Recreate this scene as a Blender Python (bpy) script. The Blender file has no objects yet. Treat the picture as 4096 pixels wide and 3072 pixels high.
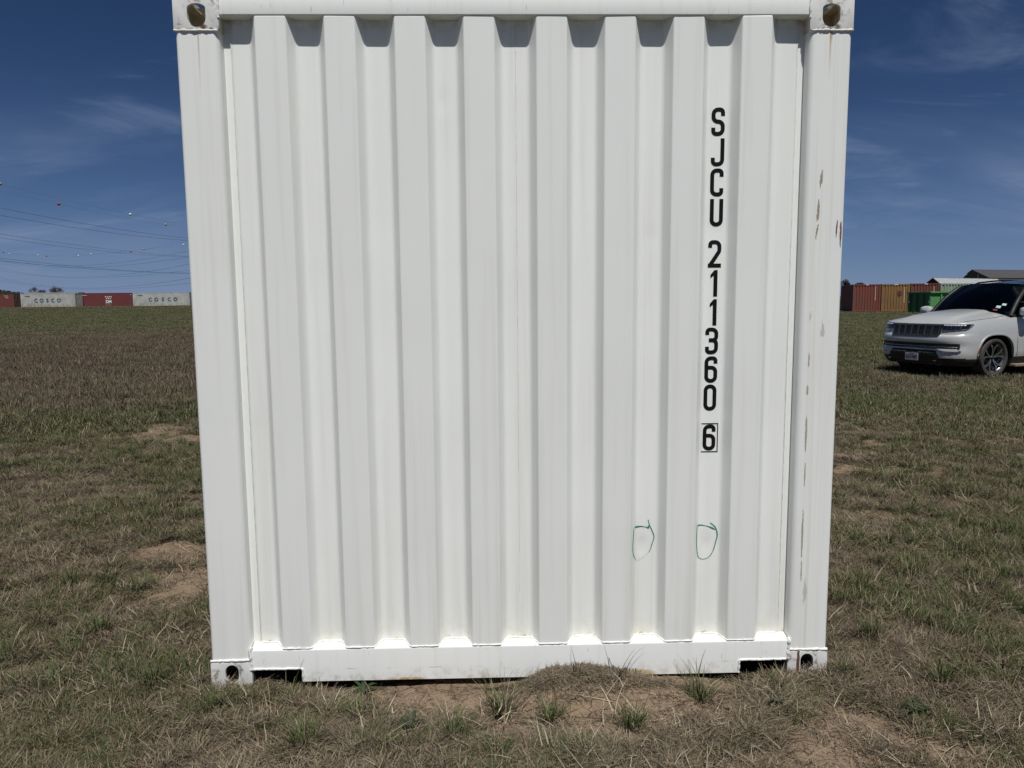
import bpy, bmesh, math, random
import numpy as np
from mathutils import Vector, Matrix

random.seed(7)
rng = np.random.default_rng(11)
SC = bpy.context.scene
COL = SC.collection
R = math.radians

# ------------------------------------------------------------------ camera, sky, sun, exposure
CAM = np.array([-0.09495, -2.76471, 1.51559])
cd = bpy.data.cameras.new('camera')
cd.sensor_fit = 'HORIZONTAL'; cd.sensor_width = 36.0; cd.lens = 2950.0/4096*36.0
cd.clip_start = 0.05; cd.clip_end = 9000
cam = bpy.data.objects.new('camera', cd); COL.objects.link(cam)
cr = Vector((0.99966009, -0.02453149, -0.00882668)); cu = Vector((0.01156882, 0.11398949, 0.99341459)); cf = Vector((0.02336379, 0.99317904, -0.11423455))
mw = Matrix(((cr.x, cu.x, -cf.x, CAM[0]), (cr.y, cu.y, -cf.y, CAM[1]), (cr.z, cu.z, -cf.z, CAM[2]), (0, 0, 0, 1)))
cam.matrix_world = mw
SC.camera = cam

SUN = Vector((0.15, -1.0, 2.05)).normalized()
world = bpy.data.worlds.new('World'); SC.world = world; world.use_nodes = True
wn = world.node_tree.nodes; wl = world.node_tree.links; wn.clear()
sky = wn.new('ShaderNodeTexSky'); sky.sky_type = 'NISHITA'; sky.sun_disc = False
sky.sun_elevation = math.asin(SUN.z); sky.sun_rotation = math.atan2(SUN.x, SUN.y)
sky.altitude = 200; sky.air_density = 0.5; sky.dust_density = 0.2; sky.ozone_density = 10.0
SKY_STRENGTH = 0.05
bg = wn.new('ShaderNodeBackground'); bg.inputs['Strength'].default_value = SKY_STRENGTH
out = wn.new('ShaderNodeOutputWorld')
# thin cirrus: noise on a high flat layer seen along the view direction
tc = wn.new('ShaderNodeTexCoord'); sx = wn.new('ShaderNodeSeparateXYZ'); wl.new(tc.outputs['Generated'], sx.inputs[0])
def wm(op, a, b=None, c=None, clamp=False):
    n = wn.new('ShaderNodeMath'); n.operation = op; n.use_clamp = clamp
    for i, v in enumerate((a, b, c)):
        if v is None: continue
        if isinstance(v, (int, float)): n.inputs[i].default_value = v
        else: wl.new(v, n.inputs[i])
    return n.outputs[0]
zz = wm('ADD', wm('MAXIMUM', sx.outputs[2], 0.0), 0.16)
px = wm('DIVIDE', sx.outputs[0], zz); py = wm('DIVIDE', sx.outputs[1], zz)
cb = wn.new('ShaderNodeCombineXYZ'); wl.new(px, cb.inputs[0]); wl.new(py, cb.inputs[1])
mp = wn.new('ShaderNodeMapping'); wl.new(cb.outputs[0], mp.inputs[0]); mp.inputs['Rotation'].default_value = (0, 0, R(14)); mp.inputs['Scale'].default_value = (0.6, 1.25, 1); mp.inputs['Location'].default_value = (11.6, 13.2, 0)
n1 = wn.new('ShaderNodeTexNoise'); wl.new(mp.outputs[0], n1.inputs['Vector']); n1.inputs['Scale'].default_value = 1.15; n1.inputs['Detail'].default_value = 11; n1.inputs['Roughness'].default_value = 0.62; n1.inputs['Distortion'].default_value = 1.7
n2 = wn.new('ShaderNodeTexNoise'); wl.new(mp.outputs[0], n2.inputs['Vector']); n2.inputs['Scale'].default_value = 0.35; n2.inputs['Detail'].default_value = 3
r1 = wn.new('ShaderNodeMapRange'); wl.new(n1.outputs[0], r1.inputs[0]); r1.inputs[1].default_value = 0.47; r1.inputs[2].default_value = 0.80; r1.interpolation_type = 'SMOOTHSTEP'
r2 = wn.new('ShaderNodeMapRange'); wl.new(n2.outputs[0], r2.inputs[0]); r2.inputs[1].default_value = 0.38; r2.inputs[2].default_value = 0.58; r2.interpolation_type = 'SMOOTHSTEP'
veil = wm('MULTIPLY', wm('POWER', 2.718, wm('MULTIPLY', wm('MAXIMUM', sx.outputs[2], 0.0), -13.0)), wm('ADD', wm('MULTIPLY', n2.outputs[0], 0.8), 0.58))
mp3 = wn.new('ShaderNodeMapping'); wl.new(cb.outputs[0], mp3.inputs[0]); mp3.inputs['Rotation'].default_value = (0, 0, R(-8)); mp3.inputs['Scale'].default_value = (0.5, 1.0, 1); mp3.inputs['Location'].default_value = (14.5, 6.5, 0)
n3 = wn.new('ShaderNodeTexNoise'); wl.new(mp3.outputs[0], n3.inputs['Vector']); n3.inputs['Scale'].default_value = 0.8; n3.inputs['Detail'].default_value = 7; n3.inputs['Roughness'].default_value = 0.55; n3.inputs['Distortion'].default_value = 0.8
r3 = wn.new('ShaderNodeMapRange'); wl.new(n3.outputs[0], r3.inputs[0]); r3.inputs[1].default_value = 0.44; r3.inputs[2].default_value = 0.66; r3.interpolation_type = 'SMOOTHSTEP'
bk_ = wn.new('ShaderNodeMapRange'); wl.new(sx.outputs[2], bk_.inputs[0]); bk_.inputs[1].default_value = 0.26; bk_.inputs[2].default_value = 0.10; bk_.interpolation_type = 'SMOOTHSTEP'; bank = bk_.outputs[0]
cl = wm('ADD', wm('ADD', wm('MULTIPLY', wm('MULTIPLY', r1.outputs[0], r2.outputs[0]), 0.65), wm('MULTIPLY', wm('MULTIPLY', r3.outputs[0], bank), 0.46)), veil, clamp=True)
mx = wn.new('ShaderNodeMix'); mx.data_type = 'RGBA'; wl.new(cl, mx.inputs[0]); wl.new(sky.outputs[0], mx.inputs[6]); mx.inputs[7].default_value = (4.3, 5.7, 8.9, 1)
hs = wn.new('ShaderNodeHueSaturation'); hs.inputs['Saturation'].default_value = 1.05; wl.new(mx.outputs[2], hs.inputs['Color']); wl.new(hs.outputs[0], bg.inputs['Color']); wl.new(bg.outputs[0], out.inputs[0])

sl = bpy.data.lights.new('sun', 'SUN'); sl.energy = 5.0; sl.angle = R(0.53); sl.color = (1.0, 0.982, 0.95)
sun = bpy.data.objects.new('sun', sl); COL.objects.link(sun); sun.rotation_euler = SUN.to_track_quat('Z', 'Y').to_euler(); sun.location = (20, -60, 120)
SC.cycles.use_adaptive_sampling = True; SC.cycles.adaptive_threshold = 0.02; SC.cycles.adaptive_min_samples = 32; SC.cycles.use_denoising = True; SC.cycles.denoiser = 'OPENIMAGEDENOISE'; SC.cycles.denoising_input_passes = 'RGB_ALBEDO_NORMAL'; SC.cycles.denoising_prefilter = 'NONE'; SC.cycles.max_bounces = 7; SC.cycles.diffuse_bounces = 6; SC.cycles.glossy_bounces = 3; SC.cycles.transmission_bounces = 4; SC.cycles.transparent_max_bounces = 8; SC.cycles.caustics_reflective = False; SC.cycles.caustics_refractive = False
SC.view_settings.view_transform = 'Standard'; SC.view_settings.look = 'None'; SC.view_settings.exposure = -0.22; SC.view_settings.gamma = 1.0; SC.view_settings.use_curve_mapping = False

# ------------------------------------------------------------------ helpers
def tag(o, label=None, cat=None, group=None, kind=None):
    if label: o['label'] = label
    if cat: o['category'] = cat
    if group: o['group'] = group
    if kind: o['kind'] = kind
    return o
def empty(name, loc=(0, 0, 0), rz=0.0):
    o = bpy.data.objects.new(name, None); COL.objects.link(o); o.location = loc; o.rotation_euler = (0, 0, rz); o.empty_display_size = 0.2
    return o
def add(name, mesh, mat=None, parent=None):
    if mat is not None and len(mesh.materials) == 0: mesh.materials.append(mat)
    o = bpy.data.objects.new(name, mesh); COL.objects.link(o)
    if parent is not None: o.parent = parent
    return o
def smooth(me, angle=40):
    bm = bmesh.new(); bm.from_mesh(me)
    a = R(angle)
    for f in bm.faces: f.smooth = True
    for e in bm.edges:
        if len(e.link_faces) == 2 and e.calc_face_angle(0) > a: e.smooth = False
    bm.to_mesh(me); bm.free()
    return me
class MB:
    def __init__(s): s.v = []; s.f = []
    def raw(s, vs, fs):
        n = len(s.v); s.v += [tuple(map(float, p)) for p in vs]; s.f += [tuple(i+n for i in f) for f in fs]; return s
    def box(s, a, b, bev=0.0):
        x0, y0, z0 = a; x1, y1, z1 = b
        if bev <= 0:
            return s.raw([(x0,y0,z0),(x1,y0,z0),(x1,y1,z0),(x0,y1,z0),(x0,y0,z1),(x1,y0,z1),(x1,y1,z1),(x0,y1,z1)],
                [(0,3,2,1),(4,5,6,7),(0,1,5,4),(1,2,6,5),(2,3,7,6),(3,0,4,7)])
        bm = bmesh.new(); bmesh.ops.create_cube(bm, size=1.0)
        for v in bm.verts: v.co = ((x0+x1)/2+v.co.x*(x1-x0), (y0+y1)/2+v.co.y*(y1-y0), (z0+z1)/2+v.co.z*(z1-z0))
        bmesh.ops.bevel(bm, geom=bm.edges[:], offset=bev, segments=2, profile=0.6, affect='EDGES')
        bm.verts.index_update(); s.raw([v.co[:] for v in bm.verts], [[v.index for v in f.verts] for f in bm.faces]); bm.free(); return s
    def grid(s, P, closed_u=False, closed_v=False, flip=False):
        P = np.asarray(P, float); nu, nv = P.shape[:2]; n = len(s.v)
        s.v += [tuple(p) for p in P.reshape(-1, 3)]
        for i in range(nu if closed_u else nu-1):
            for j in range(nv if closed_v else nv-1):
                a = i*nv+j; b = ((i+1) % nu)*nv+j; c = ((i+1) % nu)*nv+(j+1) % nv; d = i*nv+(j+1) % nv
                s.f.append(tuple(n+k for k in ((a, d, c, b) if flip else (a, b, c, d))))
        return s
    def tube(s, pts, r, n=8, caps=True):
        pts = [Vector(p) for p in pts]; rs = r if hasattr(r, '__len__') else [r]*len(pts)
        rings = []; up = None
        for i, p in enumerate(pts):
            t = (pts[min(i+1, len(pts)-1)]-pts[max(i-1, 0)]).normalized()
            if up is None: up = Vector((0, 0, 1)) if abs(t.z) < 0.9 else Vector((1, 0, 0))
            u = (up-t*up.dot(t)).normalized(); w = t.cross(u); up = u
            rings.append([p+(u*math.cos(k*2*math.pi/n)+w*math.sin(k*2*math.pi/n))*rs[i] for k in range(n)])
        m = len(s.v); s.grid([[q[:] for q in rg] for rg in rings], closed_v=True, flip=True)
        if caps:
            s.f.append(tuple(m+k for k in range(n))[::-1]); s.f.append(tuple(m+(len(pts)-1)*n+k for k in range(n)))
        return s
    def prism(s, poly, axis, a, b):
        # poly: 2D CCW points; axis 'x','y','z' is the extrusion axis; order of remaining axes cyclic
        n = len(poly)
        def P(q, t):
            return {'x': (t, q[0], q[1]), 'y': (q[0], t, q[1]), 'z': (q[0], q[1], t)}[axis]
        v = [P(q, a) for q in poly]+[P(q, b) for q in poly]
        f = [tuple(range(n)), tuple(range(2*n-1, n-1, -1))]+[(i, n+i, n+(i+1) % n, (i+1) % n) for i in range(n)]
        bm = bmesh.new(); vs = [bm.verts.new(p) for p in v]
        for q in f: bm.faces.new([vs[i] for i in q])
        bmesh.ops.recalc_face_normals(bm, faces=bm.faces); bm.verts.index_update()
        s.raw([q.co[:] for q in bm.verts], [[q.index for q in fc.verts] for fc in bm.faces]); bm.free(); return s
    def lathe(s, prof, n=48, axis='y'):
        P = []
        for k in range(n):
            a = 2*math.pi*k/n
            P.append([(r*math.cos(a), h, r*math.sin(a)) for r, h in prof])
        return s.grid(P, closed_u=True)
    def xf(s, M):
        s.v = [tuple(M @ Vector(p)) for p in s.v]; return s
    def mesh(s, name, sm=None):
        me = bpy.data.meshes.new(name); me.from_pydata(s.v, [], s.f); me.update()
        if sm: smooth(me, sm)
        return me
    def build(s, name, mat, parent=None, sm=None): return add(name, s.mesh(name, sm), mat, parent)

def S(t):
    t = np.clip(t, 0, 1); return t*t*(3-2*t)
_perm = np.random.default_rng(3).random((512, 512))
def vnoise(x, y):
    xi = np.floor(x).astype(int); yi = np.floor(y).astype(int); fx = S(x-xi); fy = S(y-yi)
    a = _perm[xi % 512, yi % 512]; b = _perm[(xi+1) % 512, yi % 512]; c = _perm[xi % 512, (yi+1) % 512]; d = _perm[(xi+1) % 512, (yi+1) % 512]
    return (a*(1-fx)+b*fx)*(1-fy)+(c*(1-fx)+d*fx)*fy
def fbm(x, y, o=4, g=0.5):
    t = 0; a = 1; n = 0
    for k in range(o):
        t = t+a*vnoise(x*2**k+17.3*k, y*2**k+9.1*k); n += a; a *= g
    return t/n

# ------------------------------------------------------------------ materials
def mat_new(name):
    m = bpy.data.materials.new(name); m.use_nodes = True
    nt = m.node_tree; b = nt.nodes['Principled BSDF']
    return m, nt, b
class NT:
    def __init__(s, nt): s.nt = nt; s.n = nt.nodes; s.l = nt.links
    def node(s, t, **kw):
        n = s.n.new(t)
        for k, v in kw.items(): setattr(n, k, v)
        return n
    def set(s, inp, v):
        if hasattr(v, 'is_linked') or isinstance(v, bpy.types.NodeSocket): s.l.new(v, inp)
        else: inp.default_value = v
    def math(s, op, a, b=None, c=None, clamp=False):
        n = s.node('ShaderNodeMath', operation=op, use_clamp=clamp)
        for i, v in enumerate((a, b, c)):
            if v is not None: s.set(n.inputs[i], v)
        return n.outputs[0]
    def noise(s, vec, scale, detail=4, rough=0.5, dist=0.0):
        n = s.node('ShaderNodeTexNoise'); s.l.new(vec, n.inputs['Vector']); n.inputs['Scale'].default_value = scale; n.inputs['Detail'].default_value = detail; n.inputs['Roughness'].default_value = rough; n.inputs['Distortion'].default_value = dist
        return n.outputs[0]
    def mapv(s, vec, scale=(1, 1, 1), loc=(0, 0, 0), rot=(0, 0, 0)):
        n = s.node('ShaderNodeMapping'); s.l.new(vec, n.inputs[0]); n.inputs['Scale'].default_value = scale; n.inputs['Location'].default_value = loc; n.inputs['Rotation'].default_value = rot
        return n.outputs[0]
    def rng(s, v, a, b, c=0.0, d=1.0, sm=True):
        n = s.node('ShaderNodeMapRange'); s.l.new(v, n.inputs[0]); n.inputs[1].default_value = a; n.inputs[2].default_value = b; n.inputs[3].default_value = c; n.inputs[4].default_value = d
        if sm: n.interpolation_type = 'SMOOTHSTEP'
        return n.outputs[0]
    def mix(s, f, a, b):
        n = s.node('ShaderNodeMix', data_type='RGBA'); s.set(n.inputs[0], f)
        s.set(n.inputs[6], a if not isinstance(a, tuple) else (*a[:3], 1)); s.set(n.inputs[7], b if not isinstance(b, tuple) else (*b[:3], 1))
        return n.outputs[2]
    def bump(s, h, strength, dist, bsdf):
        n = s.node('ShaderNodeBump'); n.inputs['Strength'].default_value = strength; n.inputs['Distance'].default_value = dist; s.l.new(h, n.inputs['Height']); s.l.new(n.outputs[0], bsdf.inputs['Normal'])
    def obj(s): return s.node('ShaderNodeTexCoord').outputs['Object']
    def pos(s): return s.node('ShaderNodeNewGeometry').outputs['Position']
    def attr(s, nm, out='Fac'): 
        n = s.node('ShaderNodeAttribute'); n.attribute_name = nm; return n.outputs[out]

def simple(name, col, rough=0.5, metal=0.0, var=0.12, scale=6.0, coat=0.0, spec=None, bump=0.0):
    m, nt, b = mat_new(name); t = NT(nt); o = t.obj()
    n = t.noise(o, scale, 5, 0.6)
    c2 = tuple(max(0, c*(1-var*2)) for c in col)
    t.l.new(t.mix(t.rng(n, 0.35, 0.7), col, c2), b.inputs['Base Color'])
    t.l.new(t.rng(n, 0.3, 0.7, rough*0.85, min(1, rough*1.15)), b.inputs['Roughness'])
    b.inputs['Metallic'].default_value = metal
    b.inputs['Coat Weight'].default_value = coat; b.inputs['Coat Roughness'].default_value = 0.05
    if spec is not None: b.inputs['Specular IOR Level'].default_value = spec
    if bump: t.bump(n, bump, 0.01, b)
    return m
def rusty(name, col, amount=0.5, rust=(0.16, 0.07, 0.03), rough=0.6, streak=1.0, low=0.0):
    # old container paint: faded patches, rust blooms and vertical rust runs
    m, nt, b = mat_new(name); t = NT(nt); o = t.obj()
    fade = t.noise(o, 0.7, 4, 0.6)
    base = t.mix(t.rng(fade, 0.35, 0.7), col, tuple(c*0.74+0.02 for c in col))
    st = t.noise(t.mapv(o, (5, 5, 0.45)), 1.0, 6, 0.65)
    bl = t.noise(o, 2.3, 7, 0.7)
    k = t.math('ADD', t.math('MULTIPLY', t.rng(st, 0.60-0.12*amount, 0.80-0.08*amount), 0.75*streak), t.math('MULTIPLY', t.rng(bl, 0.63-0.1*amount, 0.80-0.1*amount), 0.9), clamp=True)
    if low:
        z = t.node('ShaderNodeSeparateXYZ'); t.l.new(o, z.inputs[0])
        lowm = t.math('MULTIPLY', t.rng(z.outputs[2], 0.0, 1.0, 1.0, 0.0), t.rng(t.noise(t.mapv(o, (6, 6, 0.7)), 1.0, 5, 0.7), 0.45, 0.62))
        k = t.math('ADD', k, t.math('MULTIPLY', lowm, low), clamp=True)
    t.l.new(t.mix(k, base, rust), b.inputs['Base Color']); b.inputs['Roughness'].default_value = rough
    t.bump(bl, 0.15, 0.01, b)
    return m

# main container paint: white enamel with faint runs, rust under the castings, scraped right post, grime low down
def white_paint(name, kind):
    m, nt, b = mat_new(name); t = NT(nt); o = t.obj()
    sp = t.node('ShaderNodeSeparateXYZ'); t.l.new(o, sp.inputs[0]); X, Y, Z = sp.outputs
    big = t.noise(o, 2.2, 2, 0.5)
    runs = t.noise(t.mapv(o, (28, 28, 0.8)), 1.0, 3, 0.6)
    col = t.mix(t.rng(big, 0.35, 0.7), (0.865, 0.875, 0.838), (0.835, 0.845, 0.81))
    col = t.mix(t.math('MULTIPLY', t.rng(runs, 0.50, 0.76), 0.30), col, (0.68, 0.67, 0.60))
    def ell(cx, cz, rx, rz, slant=0.0):
        dz = t.math('SUBTRACT', Z, cz); dx = t.math('SUBTRACT', X, cx)
        if slant: dx = t.math('SUBTRACT', dx, t.math('MULTIPLY', dz, slant))
        a = t.math('DIVIDE', dx, rx); c = t.math('DIVIDE', dz, rz)
        return t.math('SUBTRACT', 1.0, t.math('ADD', t.math('MULTIPLY', a, a), t.math('MULTIPLY', c, c)), clamp=True)
    def mask(lst):
        r = None
        for e in lst:
            k = ell(*e); r = k if r is None else t.math('MAXIMUM', r, k)
        return r
    if kind == 'wall':
        n30 = t.noise(o, 26, 4, 0.7)
        g = t.math('MULTIPLY', t.math('MULTIPLY', t.rng(Z, 0.30, 0.15), t.rng(Y, 0.012, 0.04)), t.rng(n30, 0.35, 0.75))
        col = t.mix(t.math('MULTIPLY', g, 0.5), col, (0.62, 0.54, 0.36))
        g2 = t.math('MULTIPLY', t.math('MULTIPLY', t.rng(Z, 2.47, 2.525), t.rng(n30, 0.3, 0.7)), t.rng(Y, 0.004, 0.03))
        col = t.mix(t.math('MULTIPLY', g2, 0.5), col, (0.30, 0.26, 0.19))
        wr = t.math('MULTIPLY', t.math('MULTIPLY', t.rng(Z, 0.190, 0.175), t.rng(n30, 0.56, 0.66)), t.rng(Y, 0.01, 0.03))
        col = t.mix(t.math('MULTIPLY', wr, 0.8), col, (0.34, 0.15, 0.04))
        vo = t.node('ShaderNodeTexVoronoi'); t.l.new(t.mapv(o, (6.5, 1, 6.5)), vo.inputs['Vector']); vo.inputs['Scale'].default_value = 1.0
        dot = t.math('MULTIPLY', t.rng(vo.outputs['Distance'], 0.019, 0.010), t.rng(vo.outputs['Color'], 0.62, 0.66))
        col = t.mix(t.math('MULTIPLY', dot, 0.7), col, (0.12, 0.11, 0.10))
    if kind == 'post':
        chips = t.noise(t.mapv(o, (120, 120, 26)), 1.0, 5, 0.72)
        sc = mask([(1.121, 1.940, 0.012, 0.075, 0.08), (1.114, 1.835, 0.012, 0.080, 0.04), (1.112, 1.752, 0.009, 0.065, 0.12)])
        sc2 = mask([(1.100, 1.281, 0.009, 0.055), (1.099, 1.159, 0.008, 0.04), (1.100, 1.0, 0.008, 0.15), (1.101, 0.83, 0.006, 0.09), (1.1, 0.60, 0.0075, 0.22), (1.101, 0.44, 0.006, 0.10)])
        sc3 = mask([(1.202, 1.752, 0.007, 0.09), (1.187, 1.765, 0.0055, 0.06, 0.06)])
        sm = mask([(1.100, 1.442, 0.012, 0.06), (1.147, 1.388, 0.022, 0.075), (1.118, 0.36, 0.018, 0.12)])
        def chip(mk, lo, w=0.06): return t.rng(t.math('ADD', chips, t.math('MULTIPLY', t.math('SUBTRACT', mk, 1.0), 0.8)), lo, lo+w)
        col = t.mix(t.math('MULTIPLY', chip(sm, 0.36), 0.5), col, (0.30, 0.28, 0.24))
        col = t.mix(t.math('MULTIPLY', chip(sc2, 0.29), 0.85), col, (0.30, 0.265, 0.20))
        col = t.mix(t.math('MULTIPLY', chip(sc, 0.31), 0.95), col, (0.33, 0.27, 0.20))
        col = t.mix(chip(sc3, 0.20), col, (0.20, 0.11, 0.085))
        rn = t.noise(t.mapv(o, (60, 60, 3)), 1.0, 3, 0.6)
        for cx, zt, ln, w, k in ((-1.1345, 2.474, 0.26, 0.0042, 0.6), (1.137, 2.474, 0.20, 0.0045, 0.8), (1.139, 2.474, 0.06, 0.008, 0.9)):
            ctr = t.math('MULTIPLY', t.math('SUBTRACT', rn, 0.5), 0.006)
            d = t.math('ABSOLUTE', t.math('SUBTRACT', t.math('SUBTRACT', X, cx), ctr))
            mk = t.math('MULTIPLY', t.rng(d, w, 0.0), t.rng(Z, zt-ln, zt, 0, 1))
            col = t.mix(t.math('MULTIPLY', mk, k), col, (0.42, 0.22, 0.07))
        rr = t.math('MULTIPLY', t.rng(t.math('ABSOLUTE', t.math('SUBTRACT', X, 1.14)), 0.08, 0.0), t.rng(t.noise(t.mapv(o, (55, 55, 0.5)), 1.0, 2, 0.6), 0.56, 0.68))
        col = t.mix(t.math('MULTIPLY', rr, 0.25), col, (0.55, 0.47, 0.33))
    if kind == 'rail':
        n40 = t.noise(o, 40, 3, 0.6)
        ys = t.math('MULTIPLY', mask([(0.45, 0.030, 0.10, 0.026), (-0.45, 0.028, 0.09, 0.013)]), t.rng(n40, 0.25, 0.6, 0.3, 1.3))
        col = t.mix(t.math('MULTIPLY', ys, 1.0, clamp=True), col, (0.50, 0.34, 0.11))
        sf = t.math('MULTIPLY', t.rng(t.math('ABSOLUTE', t.math('SUBTRACT', Z, 0.078)), 0.0018, 0.0006), t.rng(t.noise(t.mapv(o, (7, 7, 1)), 1.0, 4, 0.7), 0.52, 0.64))
        col = t.mix(t.math('MULTIPLY', t.math('MULTIPLY', sf, t.rng(Y, 0.01, 0.006)), 0.6), col, (0.20, 0.15, 0.12))
        lg = t.math('MULTIPLY', t.rng(Y, 0.010, 0.020), t.rng(t.noise(o, 22, 4, 0.6), 0.3, 0.75, 0.0, 0.6)); lg = t.math('MULTIPLY', lg, t.rng(Z, 0.30, 0.20)); col = t.mix(lg, col, (0.62, 0.58, 0.48))
        md_ = t.math('MULTIPLY', t.rng(Z, 0.10, 0.03), t.rng(t.noise(o, 18, 5, 0.7), 0.42, 0.7)); col = t.mix(t.math('MULTIPLY', md_, 0.55), col, (0.40, 0.34, 0.26))
        fl = t.rng(t.noise(t.mapv(o, (90, 90, 14)), 1.0, 3, 0.6), 0.66, 0.72)
        col = t.mix(t.math('MULTIPLY', fl, 0.4), col, (0.35, 0.32, 0.28))
    if kind != 'rail':
        dl = t.math('MULTIPLY', t.rng(Z, 0.85, 0.12), t.rng(runs, 0.35, 0.7)); col = t.mix(t.math('MULTIPLY', dl, 0.16), col, (0.50, 0.44, 0.33))
    t.l.new(col, b.inputs['Base Color'])
    t.l.new(t.rng(big, 0.3, 0.7, 0.42, 0.56), b.inputs['Roughness']); b.inputs['Specular IOR Level'].default_value = 0.35
    return m
def casting_paint():
    m, nt, b = mat_new('chipped_casting_paint'); t = NT(nt); o = t.obj()
    n = t.noise(o, 22, 6, 0.7); n2 = t.noise(o, 5, 3)
    geo = t.node('ShaderNodeNewGeometry')
    ed = t.rng(geo.outputs['Pointiness'], 0.52, 0.60)
    k = t.math('MULTIPLY', t.rng(n, 0.54, 0.62), t.math('ADD', t.math('MULTIPLY', ed, 1.0), t.math('MULTIPLY', t.rng(n2, 0.60, 0.72), 0.55), clamp=True))
    sp = t.node('ShaderNodeSeparateXYZ'); t.l.new(o, sp.inputs[0])
    # bare rust round the apertures, where hooks have knocked the paint off
    ax = t.math('ABSOLUTE', sp.outputs[0])
    dd = t.math('ADD', t.math('POWER', t.math('DIVIDE', t.math('SUBTRACT', ax, 1.134), 0.042), 2.0), t.math('POWER', t.math('DIVIDE', t.math('SUBTRACT', sp.outputs[2], 2.484), 0.016), 2.0))
    k = t.math('MAXIMUM', k, t.math('MULTIPLY', t.rng(dd, 1.0, 0.3), t.rng(n, 0.46, 0.56)))
    col = t.mix(t.math('MULTIPLY', t.rng(n, 0.4, 0.8), 0.3), (0.72, 0.72, 0.69), (0.55, 0.52, 0.44))
    inner = t.math('MULTIPLY', t.rng(sp.outputs[1], 0.012, 0.03), t.rng(n2, 0.3, 0.55))
    col = t.mix(t.math('MULTIPLY', inner, 0.85), col, (0.5, 0.42, 0.26))
    col = t.mix(k, col, (0.13, 0.055, 0.03))
    t.l.new(col, b.inputs['Base Color']); b.inputs['Roughness'].default_value = 0.55
    t.bump(n, 0.12, 0.006, b)
    return m

M = {}
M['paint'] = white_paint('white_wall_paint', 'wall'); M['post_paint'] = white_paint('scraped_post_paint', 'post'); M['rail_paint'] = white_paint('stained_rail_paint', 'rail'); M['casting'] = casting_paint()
M['weld'] = simple('weld_white', (0.78, 0.775, 0.74), 0.55, var=0.06, scale=40, bump=0.3)
M['black_vinyl'] = simple('black_vinyl', (0.007, 0.007, 0.008), 0.6, var=0.1, spec=0.15)
M['chalk'] = simple('teal_paint_marker', (0.05, 0.25, 0.20), 0.7, var=0.18, scale=160)
M['rust'] = simple('bare_rust', (0.19, 0.10, 0.055), 0.85, var=0.25, scale=60, bump=0.4)
M['under'] = simple('underside_black', (0.02, 0.02, 0.02), 0.8)

# ------------------------------------------------------------------ terrain
def hgt(x, y, fine=True):
    x = np.asarray(x, float); y = np.asarray(y, float)
    h = 0.02+0*x
    h = h-0.15*S((x-2)/6)*S((y+3)/10)*(1-S((y-25)/30))
    yy = np.clip(y, 0, 176); h = h+0.75*(yy/158)**3
    d = np.hypot(x-CAM[0], y-CAM[1])
    nearc = np.exp(-(np.clip(np.abs(x)-1.2, 0, 9)**2+np.clip(-y, 0, 9)**2)/0.5)
    big = (fbm(x*0.28+5, y*0.28+3, 3)-0.5)*0.16*S((d-2.0)/5)
    h = h+big*(1-nearc)+(fbm(x/16+2, y/16+8, 2)-0.5)*0.35*S((d-14)/25)*(1-S((y-110)/40))
    if fine:
        h = h+(fbm(x*2.3, y*2.3, 4, 0.55)-0.5)*0.085*(0.55+0.45*(1-nearc))*(1-S((d-25)/30))
        h = h+(fbm(x*11, y*11, 3)-0.5)*0.024*(1-S((d-8)/8))
    # heap of dirt and thatch pushed against the sill, and the bank in front of it
    h = h+0.022*np.exp(-np.abs((x-0.20)/0.18)**2.6-(np.minimum(y+0.05, 0)/0.085)**2)+0.026*np.exp(-((x-0.18)/0.36)**2-((y+0.06)/0.16)**2)+(fbm(x*9, y*9, 3)-0.5)*0.03*np.exp(-((x-0.2)/0.3)**2-((y+0.06)/0.1)**2)
    h = h-0.018*np.exp(-((y+0.0)/0.07)**2)*S((1.0-np.abs(x))/0.12)*(1-np.exp(-((x-0.21)/0.24)**2))
    h = h+0.010*np.exp(-((np.abs(x)-1.05)/0.22)**2-((y+0.02)/0.10)**2)
    # level ground where the car stands
    cp = np.exp(-(((x-10.6)/4.0)**2+((y-13.0)/3.0)**2)**2); h = h*(1-cp)+cp*(-0.125+(fbm(x*2.3, y*2.3, 3)-0.5)*0.03)
    # flat pad below the container
    pad = S((1.35-np.abs(x))/0.12)*S((y-0.0)/0.12)*S((6.2-y)/0.15); h = h*(1-pad)+0.004*pad
    return h
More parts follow.
